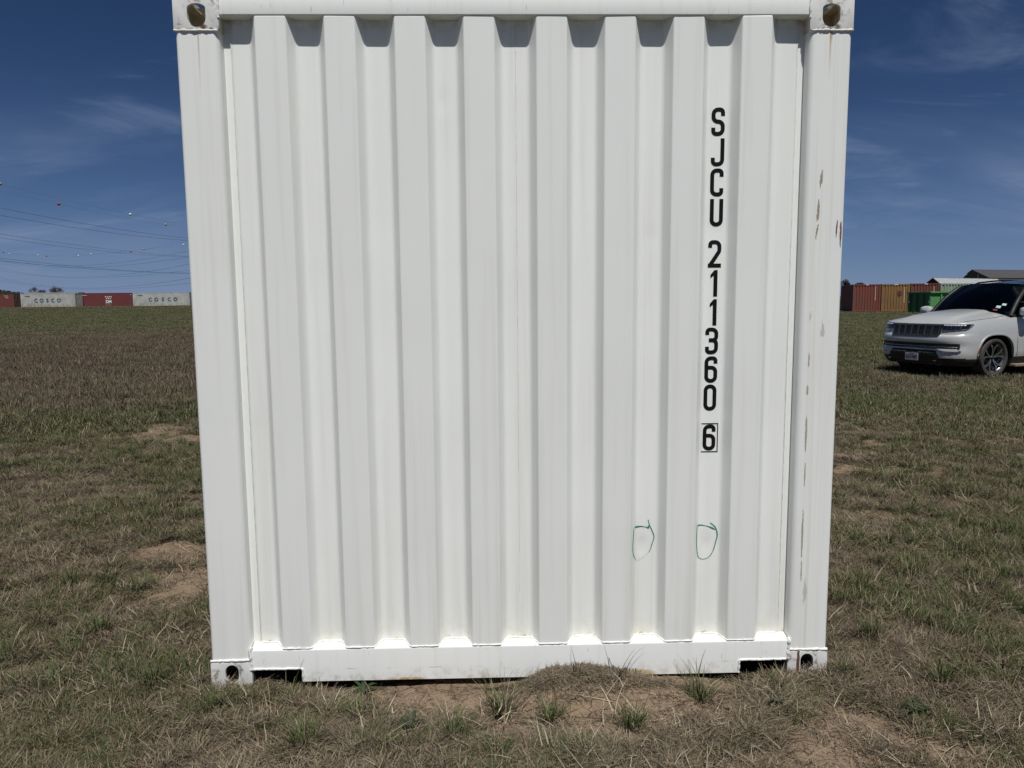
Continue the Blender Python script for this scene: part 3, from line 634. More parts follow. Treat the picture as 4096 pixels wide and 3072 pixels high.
# corner castings, hollow with elongated apertures
def tmp_obj(mb):
    me = mb.mesh('tmp'); bm = bmesh.new(); bm.from_mesh(me); bmesh.ops.remove_doubles(bm, verts=bm.verts, dist=1e-6); bmesh.ops.recalc_face_normals(bm, faces=bm.faces); bm.to_mesh(me); bm.free()
    o = bpy.data.objects.new('tmp', me); COL.objects.link(o); return o
def boolean(base, cutters, keep_angle=35):
    b_ = tmp_obj(base); cs = []
    for c in cutters:
        co = tmp_obj(c); cs.append(co); m_ = b_.modifiers.new('b', 'BOOLEAN'); m_.operation = 'DIFFERENCE'; m_.solver = 'EXACT'; m_.object = co
    dg = bpy.context.evaluated_depsgraph_get(); dg.update()
    me = bpy.data.meshes.new_from_object(b_.evaluated_get(dg)); me.materials.clear()
    for o in [b_]+cs: bpy.data.objects.remove(o)
    return smooth(me, keep_angle)
def stadium(cx, cz, w, h, flat_top=0.0, n=10):
    pts = []; rw = w/2
    def arc(c0, c1, rx, rz, a0, a1):
        for k in range(n+1):
            a = R(a0+(a1-a0)*k/n); pts.append((c0+rx*math.cos(a), c1+rz*math.sin(a)))
    rt = rw*(1-flat_top)
    arc(cx, cz+h/2-rt, rw, rt, 0, 180); arc(cx, cz-h/2+rw, rw, rw, 180, 360)
    return pts
def casting_mesh(top):
    z0, z1 = (2.473, 2.591) if top else (0.0, 0.118)
    base = MB().box((-1.219, 0.0, z0), (-1.057, 0.178, z1), 0.007)
    cav = MB().box((-1.203, 0.014, z0+(0.008 if top else -0.05)), (-1.071, 0.150, z1+(-0.016 if top else -0.014)))
    hole = MB().prism(stadium(-1.1345 if top else -1.1355, 2.523 if top else 0.066, 0.0645 if top else 0.0515, 0.081 if top else 0.076, 0.5 if top else 0.0), 'y', -0.05, 0.05)
    side = MB().prism([(b_, c) for b_, c in [(0.089+(p[0]), z0+0.059+p[1]) for p in [(0.042*math.cos(a), 0.032*math.sin(a)) for a in np.linspace(0, 2*math.pi, 24, endpoint=False)]]], 'x', -1.30, -1.16)
    slot = [(-1.135+0.032*math.cos(a), 0.089+(0.030 if math.sin(a) > 0 else -0.030)+0.032*math.sin(a)) for a in np.linspace(0.001, 2*math.pi+0.001, 28, endpoint=False)]
    slt = MB().prism(slot, 'z', 2.54, 2.7) if top else MB().prism(slot, 'z', -0.1, 0.05)
    return boolean(base, [cav, hole, side, slt], 30)
cm = {1: casting_mesh(True), 0: casting_mesh(False)}
for top in (1, 0):
    for sx_ in (-1, 1):
        for fr in (0, 1):
            me = cm[top].copy()
            if sx_ > 0: me.transform(Matrix.Scale(-1, 4, (1, 0, 0))); me.flip_normals()
            if fr: me.transform(Matrix.Translation((0, CL, 0)) @ Matrix.Scale(-1, 4, (0, 1, 0))); me.flip_normals()
            o = add('corner_casting', me, M['casting'], cont)
            if sx_ > 0 and not fr and not top:
                g = random.Random(4); mbx = MB()
                mbx.grid([[(1.095+dx+g.uniform(-.0015, .0015), -0.0045+abs(dx-0.006)*0.3, z_) for z_ in np.linspace(0.01, 0.118, 9)] for dx in (0, 0.004, 0.009)], flip=False)
                mbx.build('rust_strip', M['rust'], o)
# stencilled number: stroked glyphs, each a part of the end wall
def ribbon(path, w, closed=False):
    P = np.array(path, float); n_ = len(P); L_ = []; R_ = []
    for i in range(n_):
        if closed: a, c = P[i-1], P[(i+1) % n_]
        else: a, c = P[max(i-1, 0)], P[min(i+1, n_-1)]
        b_ = P[i]; d1 = b_-a; d2 = c-b_
        d1 = d1/np.linalg.norm(d1) if np.linalg.norm(d1) > 0 else d2/np.linalg.norm(d2); d2 = d2/np.linalg.norm(d2) if np.linalg.norm(d2) > 0 else d1
        t_ = d1+d2; t_ /= np.linalg.norm(t_); nn = np.array([-t_[1], t_[0]]); k = 1/max(0.4, float(nn@np.array([-d1[1], d1[0]])))
        ww = (w[i] if hasattr(w, '__len__') else w)/2
        L_.append(b_+nn*ww*k); R_.append(b_-nn*ww*k)
    return L_, R_
def glyph_strokes(ch):
    w = 0.0148; W, H = 0.050, 0.100; a, b_ = w/2, W-w/2; lo, hi = 0.0125/2, H-0.0125/2; r = 0.0165
    F = lambda p, rr=r: fillet(p, rr, 7)
    if ch == 'S': return [F([(b_, 0.071), (b_, hi), (a, hi), (a, 0.0505), (b_, 0.0505), (b_, lo), (a, lo), (a, 0.029)], 0.0168)]
    if ch == 'J': return [F([(b_, H), (b_, lo), (a, lo), (a, 0.030)])]
    if ch == 'C': return [F([(b_, 0.071), (b_, hi), (a, hi), (a, lo), (b_, lo), (b_, 0.029)])]
    if ch == 'U': return [F([(a, H), (a, lo), (b_, lo), (b_, H)])]
    if ch == '2': return [F([(a, 0.073), (a, hi), (b_, hi), (b_, 0.060), (a, 0.006)], 0.016), [(0.0, lo), (W, lo)]]
    if ch == '0': return [('closed', fillet([(a, lo), (b_, lo), (b_, hi), (a, hi)], 0.0165, 7, True))]
    if ch == '6': return [F([(b_, 0.073), (b_, hi), (a, hi), (a, lo), (b_, lo), (b_, 0.0575), (a+0.004, 0.0575)], 0.0165)]
    if ch == '3': return [F([(a, 0.073), (a, hi), (b_, hi), (b_, 0.053), (0.014, 0.053)], 0.0165), F([(0.014, 0.0525), (b_, 0.0525), (b_, lo), (a, lo), (a, 0.028)], 0.0165)]
    if ch == '1': return [('poly', [(0.0255, 0), (0.0405, 0), (0.0405, 0.1), (0.0285, 0.1), (0.0135, 0.082), (0.0135, 0.069), (0.0255, 0.079)])]
    return []
def glyph(ch, x0, z0, sxg=1.0, szg=1.0):
    mb = MB(); off = 0.0
    for st in glyph_strokes(ch):
        off += 0.00012
        def P(q): 
            x_ = x0+q[0]*sxg; z_ = z0+q[1]*szg; return (x_, YR+float(wall_y(x_, z_))-0.0009-off, z_)
        if isinstance(st, tuple) and st[0] == 'poly':
            p = st[1]; bmx = bmesh.new(); bmx.faces.new([bmx.verts.new(P(q)) for q in p]); bmesh.ops.triangulate(bmx, faces=bmx.faces); bmx.verts.index_update()
            mb.raw([v.co[:] for v in bmx.verts], [[v.index for v in f.verts] for f in bmx.faces]); bmx.free(); continue
        cl_ = isinstance(st, tuple); path = st[1] if cl_ else st
        L_, R_ = ribbon(path, 0.0148, cl_)
        mb.grid([[P(a), P(b_)] for a, b_ in zip(L_, R_)], closed_u=cl_)
    mb.build('letter' if ch.isalpha() else 'digit', M['black_vinyl'], ew)
for ch, x0, z0 in (('S', 0.7210, 2.1138), ('J', 0.7217, 2.0040), ('C', 0.7210, 1.8937), ('U', 0.7222, 1.7831), ('2', 0.7190, 1.6296), ('1', 0.7165, 1.519), ('1', 0.7160, 1.4089), ('3', 0.7150, 1.2996), ('6', 0.7143, 1.1891), ('0', 0.7131, 1.0800), ('6', 0.7130, 0.9228)):
    glyph(ch, x0, z0)
mb = MB(); bx0, bx1, bz0, bz1 = 0.7040, 0.7728, 0.9150, 1.0296; wd = 0.0037
for a, b_ in (((bx0, bz0), (bx1, bz0+wd)), ((bx0, bz1-wd), (bx1, bz1)), ((bx0, bz0+wd), (bx0+wd, bz1-wd)), ((bx1-wd, bz0+wd), (bx1, bz1-wd))):
    mb.raw([(q[0], YR+float(wall_y(q[0], q[1]))-0.0011, q[1]) for q in ((a[0], a[1]), (b_[0], a[1]), (b_[0], b_[1]), (a[0], b_[1]))], [(0, 1, 2, 3)])
mb.build('digit_frame', M['black_vinyl'], ew)
# two rings drawn round dents with a teal marker
def rough_line(pts, w):
    P = [np.array(p) for p in pts]; q = []
    for i in range(len(P)-1):
        p0, p1, p2, p3 = P[max(i-1, 0)], P[i], P[i+1], P[min(i+2, len(P)-1)]
        for k in range(7):
            t_ = k/7; q.append(0.5*((2*p1)+(-p0+p2)*t_+(2*p0-5*p1+4*p2-p3)*t_**2+(-p0+3*p1-3*p2+p3)*t_**3))
    q.append(P[-1]); return [tuple(a) for a in q]
C1 = [(0.503, 0.6484), (0.5092, 0.6249), (0.5217, 0.5971), (0.5274, 0.5749), (0.5197, 0.5474), (0.5119, 0.5225), (0.4999, 0.506), (0.4812, 0.4911), (0.461, 0.4803), (0.4514, 0.493), (0.4432, 0.5126), (0.4396, 0.5404), (0.442, 0.5791), (0.4448, 0.615)]
C1b = [(0.4488, 0.6182), (0.4743, 0.6205), (0.4932, 0.618), (0.5045, 0.6145), (0.505, 0.6236)]
C2 = [(0.7495, 0.6314), (0.7682, 0.6151), (0.7753, 0.6012), (0.7793, 0.579), (0.7737, 0.5513), (0.765, 0.5181), (0.7519, 0.4947), (0.7359, 0.4838), (0.7196, 0.4827), (0.7073, 0.4899), (0.7001, 0.5081), (0.6955, 0.536), (0.6935, 0.5693), (0.6949, 0.6053), (0.6973, 0.6218)]
C2b = [(0.6992, 0.6223), (0.7222, 0.6208), (0.7466, 0.6141), (0.7712, 0.6026)]
for grp, base_w in (((C1, C1b), (0.0040, 0.0060)), ((C2, C2b), (0.0048, 0.0052))):
    mb = MB()
    for k, pts in enumerate(grp):
        q = rough_line(pts, 0); g = random.Random(len(pts)); w_ = []
        for i in range(len(q)):
            t_ = i/len(q); ww = base_w[k]*(0.75+0.35*math.sin(t_*9+k)+g.uniform(-.12, .12))
            if k == 0 and grp[0] is C1 and 0.42 < t_ < 0.66: ww *= 0.35 if g.random() < 0.7 else 0.1
            w_.append(max(0.0004, ww))
        w_[0] = 0.0006; L_, R_ = ribbon(q, w_)
        mb.grid([[(a[0], face_y(a[0], a[1])-0.0008-0.0002*k, a[1]), (b_[0], face_y(b_[0], b_[1])-0.0008-0.0002*k, b_[1])] for a, b_ in zip(L_, R_)])
    mb.build('marker_ring', M['chalk'], ew)

# ------------------------------------------------------------------ background containers
M['red_old'] = rusty('faded_red_paint', (0.15, 0.038, 0.028), 0.55, (0.10, 0.04, 0.025)); M['red_zim'] = rusty('maroon_paint', (0.155, 0.030, 0.030), 0.25, (0.10, 0.04, 0.03)); M['red_dull'] = rusty('brick_red_paint', (0.155, 0.042, 0.030), 0.6, (0.11, 0.045, 0.03))
M['orange_red'] = rusty('orange_red_paint', (0.19, 0.050, 0.032), 0.35, (0.14, 0.055, 0.035)); M['ochre'] = rusty('ochre_paint', (0.25, 0.135, 0.040), 0.6, (0.17, 0.075, 0.03), low=0.3); M['mint'] = rusty('mint_paint', (0.28, 0.37, 0.27), 0.5, (0.20, 0.13, 0.06))
M['greywhite'] = rusty('dirty_white_paint', (0.46, 0.47, 0.44), 0.62, (0.23, 0.12, 0.04), low=1.0); M['greywhite2'] = rusty('dirty_white_paint_b', (0.47, 0.48, 0.45), 0.5, (0.26, 0.15, 0.06), low=0.8)
M['navy'] = simple('navy_lettering', (0.035, 0.055, 0.12), 0.6); M['white_mark'] = simple('white_lettering', (0.72, 0.72, 0.70), 0.6); M['dark_patch'] = simple('maroon_patch', (0.12, 0.03, 0.03), 0.6); M['pale_scrape'] = simple('pale_scrape', (0.26, 0.16, 0.15), 0.7)
M['steel'] = simple('galvanised_steel', (0.35, 0.35, 0.34), 0.5, 0.6)
_txt = {}
def text_mesh(s, size, bold=0.0):
    k = (s, size, bold)
    if k in _txt: return _txt[k].copy()
    c = bpy.data.curves.new('txt', 'FONT'); c.body = s; c.size = size; c.offset = bold; c.align_x = 'CENTER'; c.align_y = 'CENTER'; c.resolution_u = 3
    o = bpy.data.objects.new('txt', c); COL.objects.link(o); dg = bpy.context.evaluated_depsgraph_get(); dg.update()
    me = bpy.data.meshes.new_from_object(o.evaluated_get(dg)); me.materials.clear(); bpy.data.objects.remove(o); _txt[k] = me
    return me.copy()
def wall_text(s, size, x, z, y, mat, parent, name='letter', bold=0.0, sx_=1.0, rot=None):
    me = text_mesh(s, size, bold); Mx = Matrix.Translation((x, y, z)) @ (rot if rot is not None else Matrix.Identity(4)) @ Matrix.Rotation(R(90), 4, 'X') @ Matrix.Diagonal((sx_, 1, 1, 1))
    me.transform(Mx); return add(name, me, mat, parent)
W_ = 2.438
def box_container(label, loc, rz, L, H, mat, group, end='wall', rust_posts=None, far_end='wall'):
    root = empty('shipping_container', loc, rz); tag(root, label, 'container', group)
    pm = rust_posts or mat
    for px_0 in (0, 1):
        for py_0 in (0, 1):
            x0 = 0 if not px_0 else L-0.16; y0 = 0 if not py_0 else W_-0.16
            MB().box((x0+0.004, y0+0.004, 0.118), (x0+0.156, y0+0.156, H-0.118)).build('corner_post', pm, root)
            for z0 in (0, H-0.118): MB().box((x0, y0, z0), (x0+0.16, y0+0.16, z0+0.118), 0.012).build('corner_casting', pm, root)
    for y0 in (0.006, W_-0.066):
        MB().box((0.16, y0, H-0.09), (L-0.16, y0+0.06, H-0.008)).build('top_side_rail', pm, root); MB().box((0.16, y0, 0.02), (L-0.16, y0+0.06, 0.16)).build('bottom_side_rail', pm, root)
    for x0 in (0.006, L-0.066):
        MB().box((x0, 0.16, H-0.11), (x0+0.06, W_-0.16, H-0.008)).build('top_end_rail', pm, root); MB().box((x0, 0.16, 0.02), (x0+0.06, W_-0.16, 0.15)).build('bottom_end_rail', pm, root)
    pl = corr_line(L-0.3)
    for sgn in (0, 1):
        f_ = lambda d: (0.012+d) if not sgn else (W_-0.012-d)
        MB().grid([[(0.15+x_, f_(d), z_) for z_ in (0.158, H-0.09)] for x_, d in pl], flip=bool(sgn)).build('side_wall', mat, root)
    pe = [(0, 0.06)]; y_ = 0.06
    while y_+0.25 < W_-0.28: pe += [(y_, 0.06), (y_+0.02, 0.004), (y_+0.15, 0.004), (y_+0.17, 0.06)]; y_ += 0.248
    pe += [(W_-0.3, 0.06)]
    for e, kind in ((0, end), (1, far_end)):
        g_ = lambda d: (0.012+d) if not e else (L-0.012-d)
        if kind == 'wall': MB().grid([[(g_(d), 0.15+y0, z_) for z_ in (0.15, H-0.11)] for y0, d in pe], flip=not e).build('end_wall', mat, root)
        else:
            for h in (0, 1):
                a, b_ = (0.165, 1.213) if not h else (1.225, W_-0.165)
                d_ = MB().box((min(g_(0.0), g_(0.05)), a, 0.16), (max(g_(0.0), g_(0.05)), b_, H-0.115), 0.01).build('door', mat, root)
                for q in (0.28, 0.72):
                    xx = g_(-0.02); MB().tube([(xx, a+(b_-a)*q, 0.1), (xx, a+(b_-a)*q, H-0.06)], 0.022, 6).build('lock_rod', M['steel'], d_)
    MB().grid([[(0.06+x_, y0, H-0.022-d) for y0 in (0.05, W_-0.05)] for x_, d in corr_line(L-0.12, 0.3, 0.02)]).build('roof', mat, root)
    return root
def gz(x, y): return float(hgt(np.array([x]), np.array([y]), False)[0])
GL = 'old containers lined up at the far left edge of the field'
def row_loc(x, y): return (x, y, gz(x, y)-0.03)
c1 = box_container('dull red container at the far left with doors on its right end', (-102.7-12.19, 158.6, 0.72), 0, 12.192, 2.896, M['red_old'], GL, 'wall', None, 'door')
for k, (dx, dz) in enumerate(((-0.9, 2.38), (-0.45, 2.38), (-0.7, 2.0), (-0.35, 2.0))): MB().box((12.19-1.1+dx, -0.004, dz), (12.19-0.78+dx, -0.001, dz+0.09)).build('painted_mark', M['white_mark'], c1)
c2 = box_container('rust streaked pale grey container lettered COSCO, left of the maroon one', (-101.3, 158.6, 0.72), R(-5.2), 12.192, 2.896, M['greywhite'], GL, 'wall', None, 'wall')
c3 = box_container('maroon container with white ZIM lettering and dots between two pale ones', (-90.62, 160.25, 0.74), 0, 12.192, 2.896, M['red_zim'], GL)
c4 = box_container('pale container lettered COSCO, right of the maroon one, partly behind the white container', (-78.36, 160.25, 0.74), R(0.0), 12.192, 2.896, M['greywhite2'], GL)
c5 = box_container('off-white container behind the pale COSCO one, only its roof edge showing', (-104.6, 165.2, 0.98), R(-2.0), 12.192, 2.93, M['greywhite2'], GL)
for c, xs in ((c2, (3.41, 4.65, 5.96, 7.18, 8.51)), (c4, (3.74, 5.04, 6.44, 7.80, 9.12))):
    for ch, xx in zip('COSCO', xs): wall_text(ch, 1.10, xx, 1.36, -0.006, M['navy'], c, bold=0.03)
    wall_text('中远集运', 0.30, 1.55, 2.30, -0.006, M['navy'], c, 'small_lettering', 0.006)
wall_text('ZIM', 0.80, 7.02, 1.0, -0.006, M['white_mark'], c3, 'lettering', 0.045, 0.98)
for row, zc in (((6.42, 6.82, 7.22, 7.62), 2.06), ((6.62, 7.02, 7.42), 1.69)):
    for xx in row: MB().prism([(xx+0.135*math.cos(a), zc+0.135*math.sin(a)) for a in np.linspace(0, 2*math.pi, 12, endpoint=False)], 'y', -0.008, -0.002).build('painted_dot', M['white_mark'], c3)
for k in range(9): MB().box((6.36+k*0.147, -0.006, 0.06+0.05*(k % 3)), (6.36+k*0.147+0.07, -0.002, 0.66-0.04*(k % 2))).build('scraped_paint', M['pale_scrape'], c3)
for k in range(7): MB().box((1.45+k*0.15, -0.005, 2.34), (1.45+k*0.15+0.10, -0.002, 2.47)).build('painted_mark', M['white_mark'], c3)
MB().box((11.75, -0.005, 2.42), (11.9, -0.002, 2.56)).build('painted_mark', M['white_mark'], c3)

# right-hand row, ends towards the viewer
GR = 'old containers standing side by side beyond the car'
dirv = np.array([math.cos(R(-15)), math.sin(R(-15))]); P0 = np.array([34.30, 67.55])
rr_labels = [('orange-red container, leftmost of the row behind the car', 'orange_red'), ('ochre yellow container between two red ones behind the green dumpster', 'ochre'), ('brick red container right of the yellow one, behind the green dumpster', 'red_dull'), ('pale mint green container, last of the row, behind the car roof', 'mint')]
for i, (lb, mk) in enumerate(rr_labels):
    p_ = P0+dirv*(i*2.51+2.438); c = box_container(lb, (p_[0], p_[1], [0.04, 0.04, 0.06, 0.02][i]), R(75), 6.058, 2.591, M[mk], GR)
    # the number in a column of small characters near the right edge, a placard, a label on the rail
    if i < 3:
        zt, nch = ((2.32, 11), (2.20, 12), (2.2, 8))[i]
        for k in range(nch): MB().box((-0.004, 0.44, zt-k*0.125), (-0.001, 0.485, zt-k*0.125+0.095)).build('number_mark', M['white_mark'], c)
        MB().box((0.002, [1.1, 1.05, 1.0][i], 2.495), (0.005, [1.3, 1.38, 1.28][i], 2.575)).build('rail_label', M['white_mark'], c)
    if i == 1: MB().box((-0.004, 0.70, 1.50), (-0.001, 1.06, 1.90)).build('placard', M['dark_patch'], c)
    if i == 2: MB().box((-0.004, 1.10, 1.84), (-0.001, 1.45, 2.02)).build('placard', M['dark_patch'], c)

# ------------------------------------------------------------------ green roll-off dumpster
M['green_paint'] = rusty('green_dumpster_paint', (0.085, 0.29, 0.08), 0.2, (0.10, 0.12, 0.05)); M['shade_green'] = rusty('shaded_green_paint', (0.05, 0.17, 0.055), 0.2, (0.05, 0.06, 0.03))  # second green is the same paint with the left end's shade coloured in
b_d = R(11)
du = empty('roll_off_dumpster', (35.85, 57.45, -0.02), b_d); tag(du, 'green steel roll-off dumpster standing behind the parked car', 'dumpster')
DL, DW, DH = 6.7, 2.44, 1.86
MB().box((0.0, 0.03, 0.16), (DL, 0.09, DH-0.12)).build('side_wall', M['green_paint'], du); MB().box((0.0, DW-0.09, 0.16), (DL, DW-0.03, DH-0.12)).build('side_wall', M['green_paint'], du)
MB().box((0.03, 0.09, 0.16), (0.09, DW-0.09, DH-0.12)).build('end_wall', M['shade_green'], du); MB().box((DL-0.09, 0.09, 0.16), (DL-0.03, DW-0.09, DH-0.12)).build('end_wall', M['green_paint'], du)
MB().box((0.02, 0.05, 0.10), (DL-0.02, DW-0.05, 0.17)).build('floor', M['shade_green'], du)
for a, b_ in (((-0.12, -0.12, DH-0.13), (DL+0.1, 0.10, DH)), ((-0.12, DW-0.10, DH-0.13), (DL+0.1, DW+0.12, DH)), ((-0.12, 0.10, DH-0.128), (0.10, DW-0.10, DH-0.002)), ((DL-0.1, 0.10, DH-0.128), (DL+0.1, DW-0.10, DH-0.002))): MB().box(a, b_, 0.015).build('top_rim', M['green_paint'], du)
for yy in (0.0, 0.75, 1.5, 2.24): MB().box((-0.09, yy, 0.0), (0.03, yy+0.2, DH-0.13), 0.01).build('rib', M['shade_green'], du)
for k in range(8): MB().box((0.9+k*0.8, -0.07, 0.12), (0.9+k*0.8+0.13, 0.03, DH-0.13), 0.01).build('rib', M['green_paint'], du)
MB().box((0.1, 0.55, 0.0), (DL, 0.68, 0.10)).build('skid', M['shade_green'], du); MB().box((0.1, 1.75, 0.0), (DL, 1.88, 0.10)).build('skid', M['shade_green'], du)
for yy in (0.35, 0.55): MB().box((-0.092, 2.28-0.03 if yy > .5 else 0.05, 0.92), (-0.0905, 2.40 if yy > .5 else 0.16, 1.08)).build('decal', M['white_mark'], du)

# ------------------------------------------------------------------ farm buildings
M['tin_light'] = simple('light_metal_roof', (0.42, 0.43, 0.43), 0.4, 0.5, 0.08, 2); M['tin_dark'] = simple('dark_metal_roof', (0.085, 0.08, 0.08), 0.55, 0.2, 0.15, 1.0); M['barn_wall'] = simple('dull_brown_metal_wall', (0.11, 0.095, 0.078), 0.7, 0, 0.1, 0.6); M['dark_wood'] = simple('dark_shed_boards', (0.05, 0.036, 0.028), 0.8, 0, 0.2, 1.2); M['pipe'] = simple('white_downpipe', (0.62, 0.60, 0.54), 0.5)
def gable(name, label, apex, ridge, prof, length, wallm, roofm, base_z, overh=0.3, ribs=0.6):
    """prof: (q, z) from near eave over the ridge to the far eave; q runs away from the viewer, 0 at the apex"""
    ang = math.atan2(ridge[1], ridge[0]); root = empty(name, (apex[0], apex[1], base_z), ang); tag(root, label, 'building')
    pts = [(q, z-base_z) for q, z in prof]
    poly = [(pts[0][0]+0.2, 0)]+[(q, z-0.12) for q, z in pts]+[(pts[-1][0]-0.2, 0)]
    for xx, nm in ((0.0, 'gable_wall'), (length-0.15, 'gable_wall')): MB().prism(poly, 'x', xx, xx+0.15).build(nm, wallm, root)
    for q in (pts[0][0]+0.25, pts[-1][0]-0.25): MB().box((0.15, q-0.06, 0), (length-0.15, q+0.06, (pts[0][1] if q < 0 else pts[-1][1])-0.2)).build('side_wall', wallm, root)
    for (q0, z0), (q1, z1) in zip(pts[:-1], pts[1:]):
        if abs(q1-q0) < 0.05: MB().box((0, q0-0.05, min(z0, z1)), (length, q0+0.05, max(z0, z1)-0.02)).build('clerestory', wallm, root); continue
        n_ = int((length+2*overh)/ribs); ps = []
        for k in range(n_):
            x0 = -overh+k*ribs; ps += [(x0, 0), (x0+ribs*0.75, 0), (x0+ribs*0.82, 0.05), (x0+ribs*0.93, 0.05)]
        up = 0.04
        sh = MB().grid([[(x_, q0, z0+d+up), (x_, q1, z1+d+up)] for x_, d in ps], flip=True).build('roof_panel', roofm, root)
        MB().prism([(q0, z0-0.1), (q1, z1-0.1), (q1, z1+0.06), (q0, z0+0.06)], 'x', -overh-0.06, -overh+0.02).build('barge_board', roofm, root)
    MB().box((-overh, -0.12, max(z for q, z in pts)+0.02), (length+overh, 0.12, max(z for q, z in pts)+0.10)).build('ridge_cap', roofm, root)
    return root
shed = gable('metal_roofed_shed', 'low shed with shiny light metal roof behind the containers', (149.0, 246.1), (0.838, 0.545), [(-2.45, 5.50), (0, 7.45), (2.3, 5.65)], 47, M['dark_wood'], M['tin_light'], 1.0, 0.5, 0.9)
barn = gable('barn', 'large dark roofed metal barn rising behind the shed and car', (253.2, 385.4), (0.927, 0.375), [(-9.75, 10.25), (0, 14.85), (2.85, 12.9), (2.87, 12.3), (5.25, 10.3)], 90, M['barn_wall'], M['tin_dark'], 1.0, 0.5, 1.2)
MB().tube([(-0.15, -3.3, 11.6), (-0.15, -3.1, 7.0)], 0.2, 8).build('downpipe', M['pipe'], barn)

# ------------------------------------------------------------------ trees, hill
M['bark'] = simple('grey_bark', (0.075, 0.06, 0.048), 0.9, var=0.2); M['leaf_dark'] = simple('oak_leaves', (0.045, 0.055, 0.024), 0.7, var=0.3, scale=1.5); M['leaf_brown'] = simple('sparse_brown_leaves', (0.085, 0.065, 0.045), 0.8, var=0.3, scale=1.5); M['hillgreen'] = simple('scrub_hill', (0.055, 0.062, 0.045), 0.9, var=0.3, scale=0.05)
def leaf_cloud(blobs, n, size, seed):
    g = np.random.default_rng(seed); v = []; f = []
    for k in range(n):
        c, r_ = blobs[g.integers(0, len(blobs))]; d = g.normal(size=3); d /= np.linalg.norm(d); p = np.array(c)+d*np.array(r_)*(0.55+0.5*g.random()**0.5)
        a = g.normal(size=3); a /= np.linalg.norm(a); b_ = np.cross(a, g.normal(size=3)); b_ /= np.linalg.norm(b_); s_ = size*(0.5+g.random()); m = len(v)
        v += [tuple(p-a*s_), tuple(p+b_*s_*0.55), tuple(p+a*s_), tuple(p-b_*s_*0.55)]; f.append((m, m+1, m+2, m+3))
    mb = MB(); mb.v = v; mb.f = f; return mb
def branches(mb, p, d, ln, r_, depth, g, tips):
    q = p+d*ln; mid = p+d*ln*0.5+Vector((g.uniform(-1, 1), g.uniform(-1, 1), g.uniform(-.3, .6)))*ln*0.08
    mb.tube([p, mid, q], [r_, r_*0.8, r_*0.6], 5 if depth > 2 else 3, False); tips.append((tuple(q), ln))
    if depth == 0: return
    for k in range(3 if depth > 1 else 4):
        nd = (d+Vector((g.uniform(-1, 1), g.uniform(-1, 1), g.uniform(-0.35, 0.8)))*0.75).normalized(); branches(mb, q, nd, ln*g.uniform(0.6, 0.85), r_*0.55, depth-1, g, tips)
def tree(label, loc, h, seed, leafm, nleaf, leafsize, depth=4, spread=1.0):
    root = empty('tree', loc); tag(root, label, 'tree', None); g = random.Random(seed); mb = MB(); tips = []
    branches(mb, Vector((0, 0, -0.2)), Vector((0.04, 0.02, 1)).normalized(), h*0.30, h*0.028, depth, g, tips)
    mb.build('trunk', M['bark'], root, 60)
    tp = [t_ for t_ in tips[1:]]; blobs = [(c, (ln*0.55*spread,)*3) for c, ln in tp if c[2] > h*0.35]
    leaf_cloud(blobs, nleaf, leafsize, seed).build('crown', leafm, root)
    return root
t1 = tree('bare greyish tree above the left pale container, left of two', (-180.5, 296, 1.0), 7.2, 5, M['leaf_brown'], 3500, 0.09, 5, 1.5)
t2 = tree('bare greyish tree above the left pale container, right of two', (-174.3, 297, 1.0), 6.9, 9, M['leaf_brown'], 3500, 0.09, 5, 1.5)
t3 = tree('leafy green tree whose top shows above the orange-red container', (72.7, 147.0, 0.6), 4.5, 14, M['leaf_dark'], 5200, 0.10, 4, 1.5)
def hill():
    cx, cy = -425.0, 615.0; n = 60; P = []
    for i in range(n):
        row = []
        for j in range(n):
            a = -95+190*i/(n-1); b_ = -60+120*j/(n-1); r2 = (a/62)**2+(b_/45)**2
            z = 12.3*math.exp(-r2*1.1)*(1+0.12*(float(fbm(np.array([a*0.07+9]), np.array([b_*0.07]))[0])-0.5))
            row.append((cx+a, cy+b_, z-0.4))
        P.append(row)
    o = MB().grid(P).build('hill', M['hillgreen'], None, 60); tag(o, 'low wooded hill on the left skyline', 'hill', kind='structure')
    g = np.random.default_rng(5); bl = []
    for k in range(260):
        a, b_ = g.normal(0, 42), g.normal(0, 24); r2 = (a/62)**2+(b_/45)**2; z = 12.3*math.exp(-r2*1.1)
        bl.append(((cx+a, cy+b_, z+0.6), (1.9+g.random(), 1.9+g.random(), 1.3+g.random()*0.9)))
    o = leaf_cloud(bl, 22000, 0.42, 6).build('wooded_cover', M['leaf_dark'], None); tag(o, 'dark scrub wood covering the low hill', 'wood', kind='stuff')
hill()
po = MB().tube([(-232.2, 352, 0.5), (-232.2, 352, 8.6)], [0.16, 0.10], 8).mesh('utility_pole', 60); pr_o = empty('utility_pole', (-232.2, 352, 0.5)); tag(pr_o, 'thin utility pole in front of the far hill', 'pole')
o = add('pole', po, M['bark'], pr_o); o.matrix_parent_inverse = Matrix.Translation((232.2, -352, -0.5)); ca = MB().box((-233.1, 351.9, 7.9), (-231.3, 352.1, 8.05)).build('cross_arm', M['bark'], pr_o); ca.matrix_parent_inverse = Matrix.Translation((232.2, -352, -0.5))

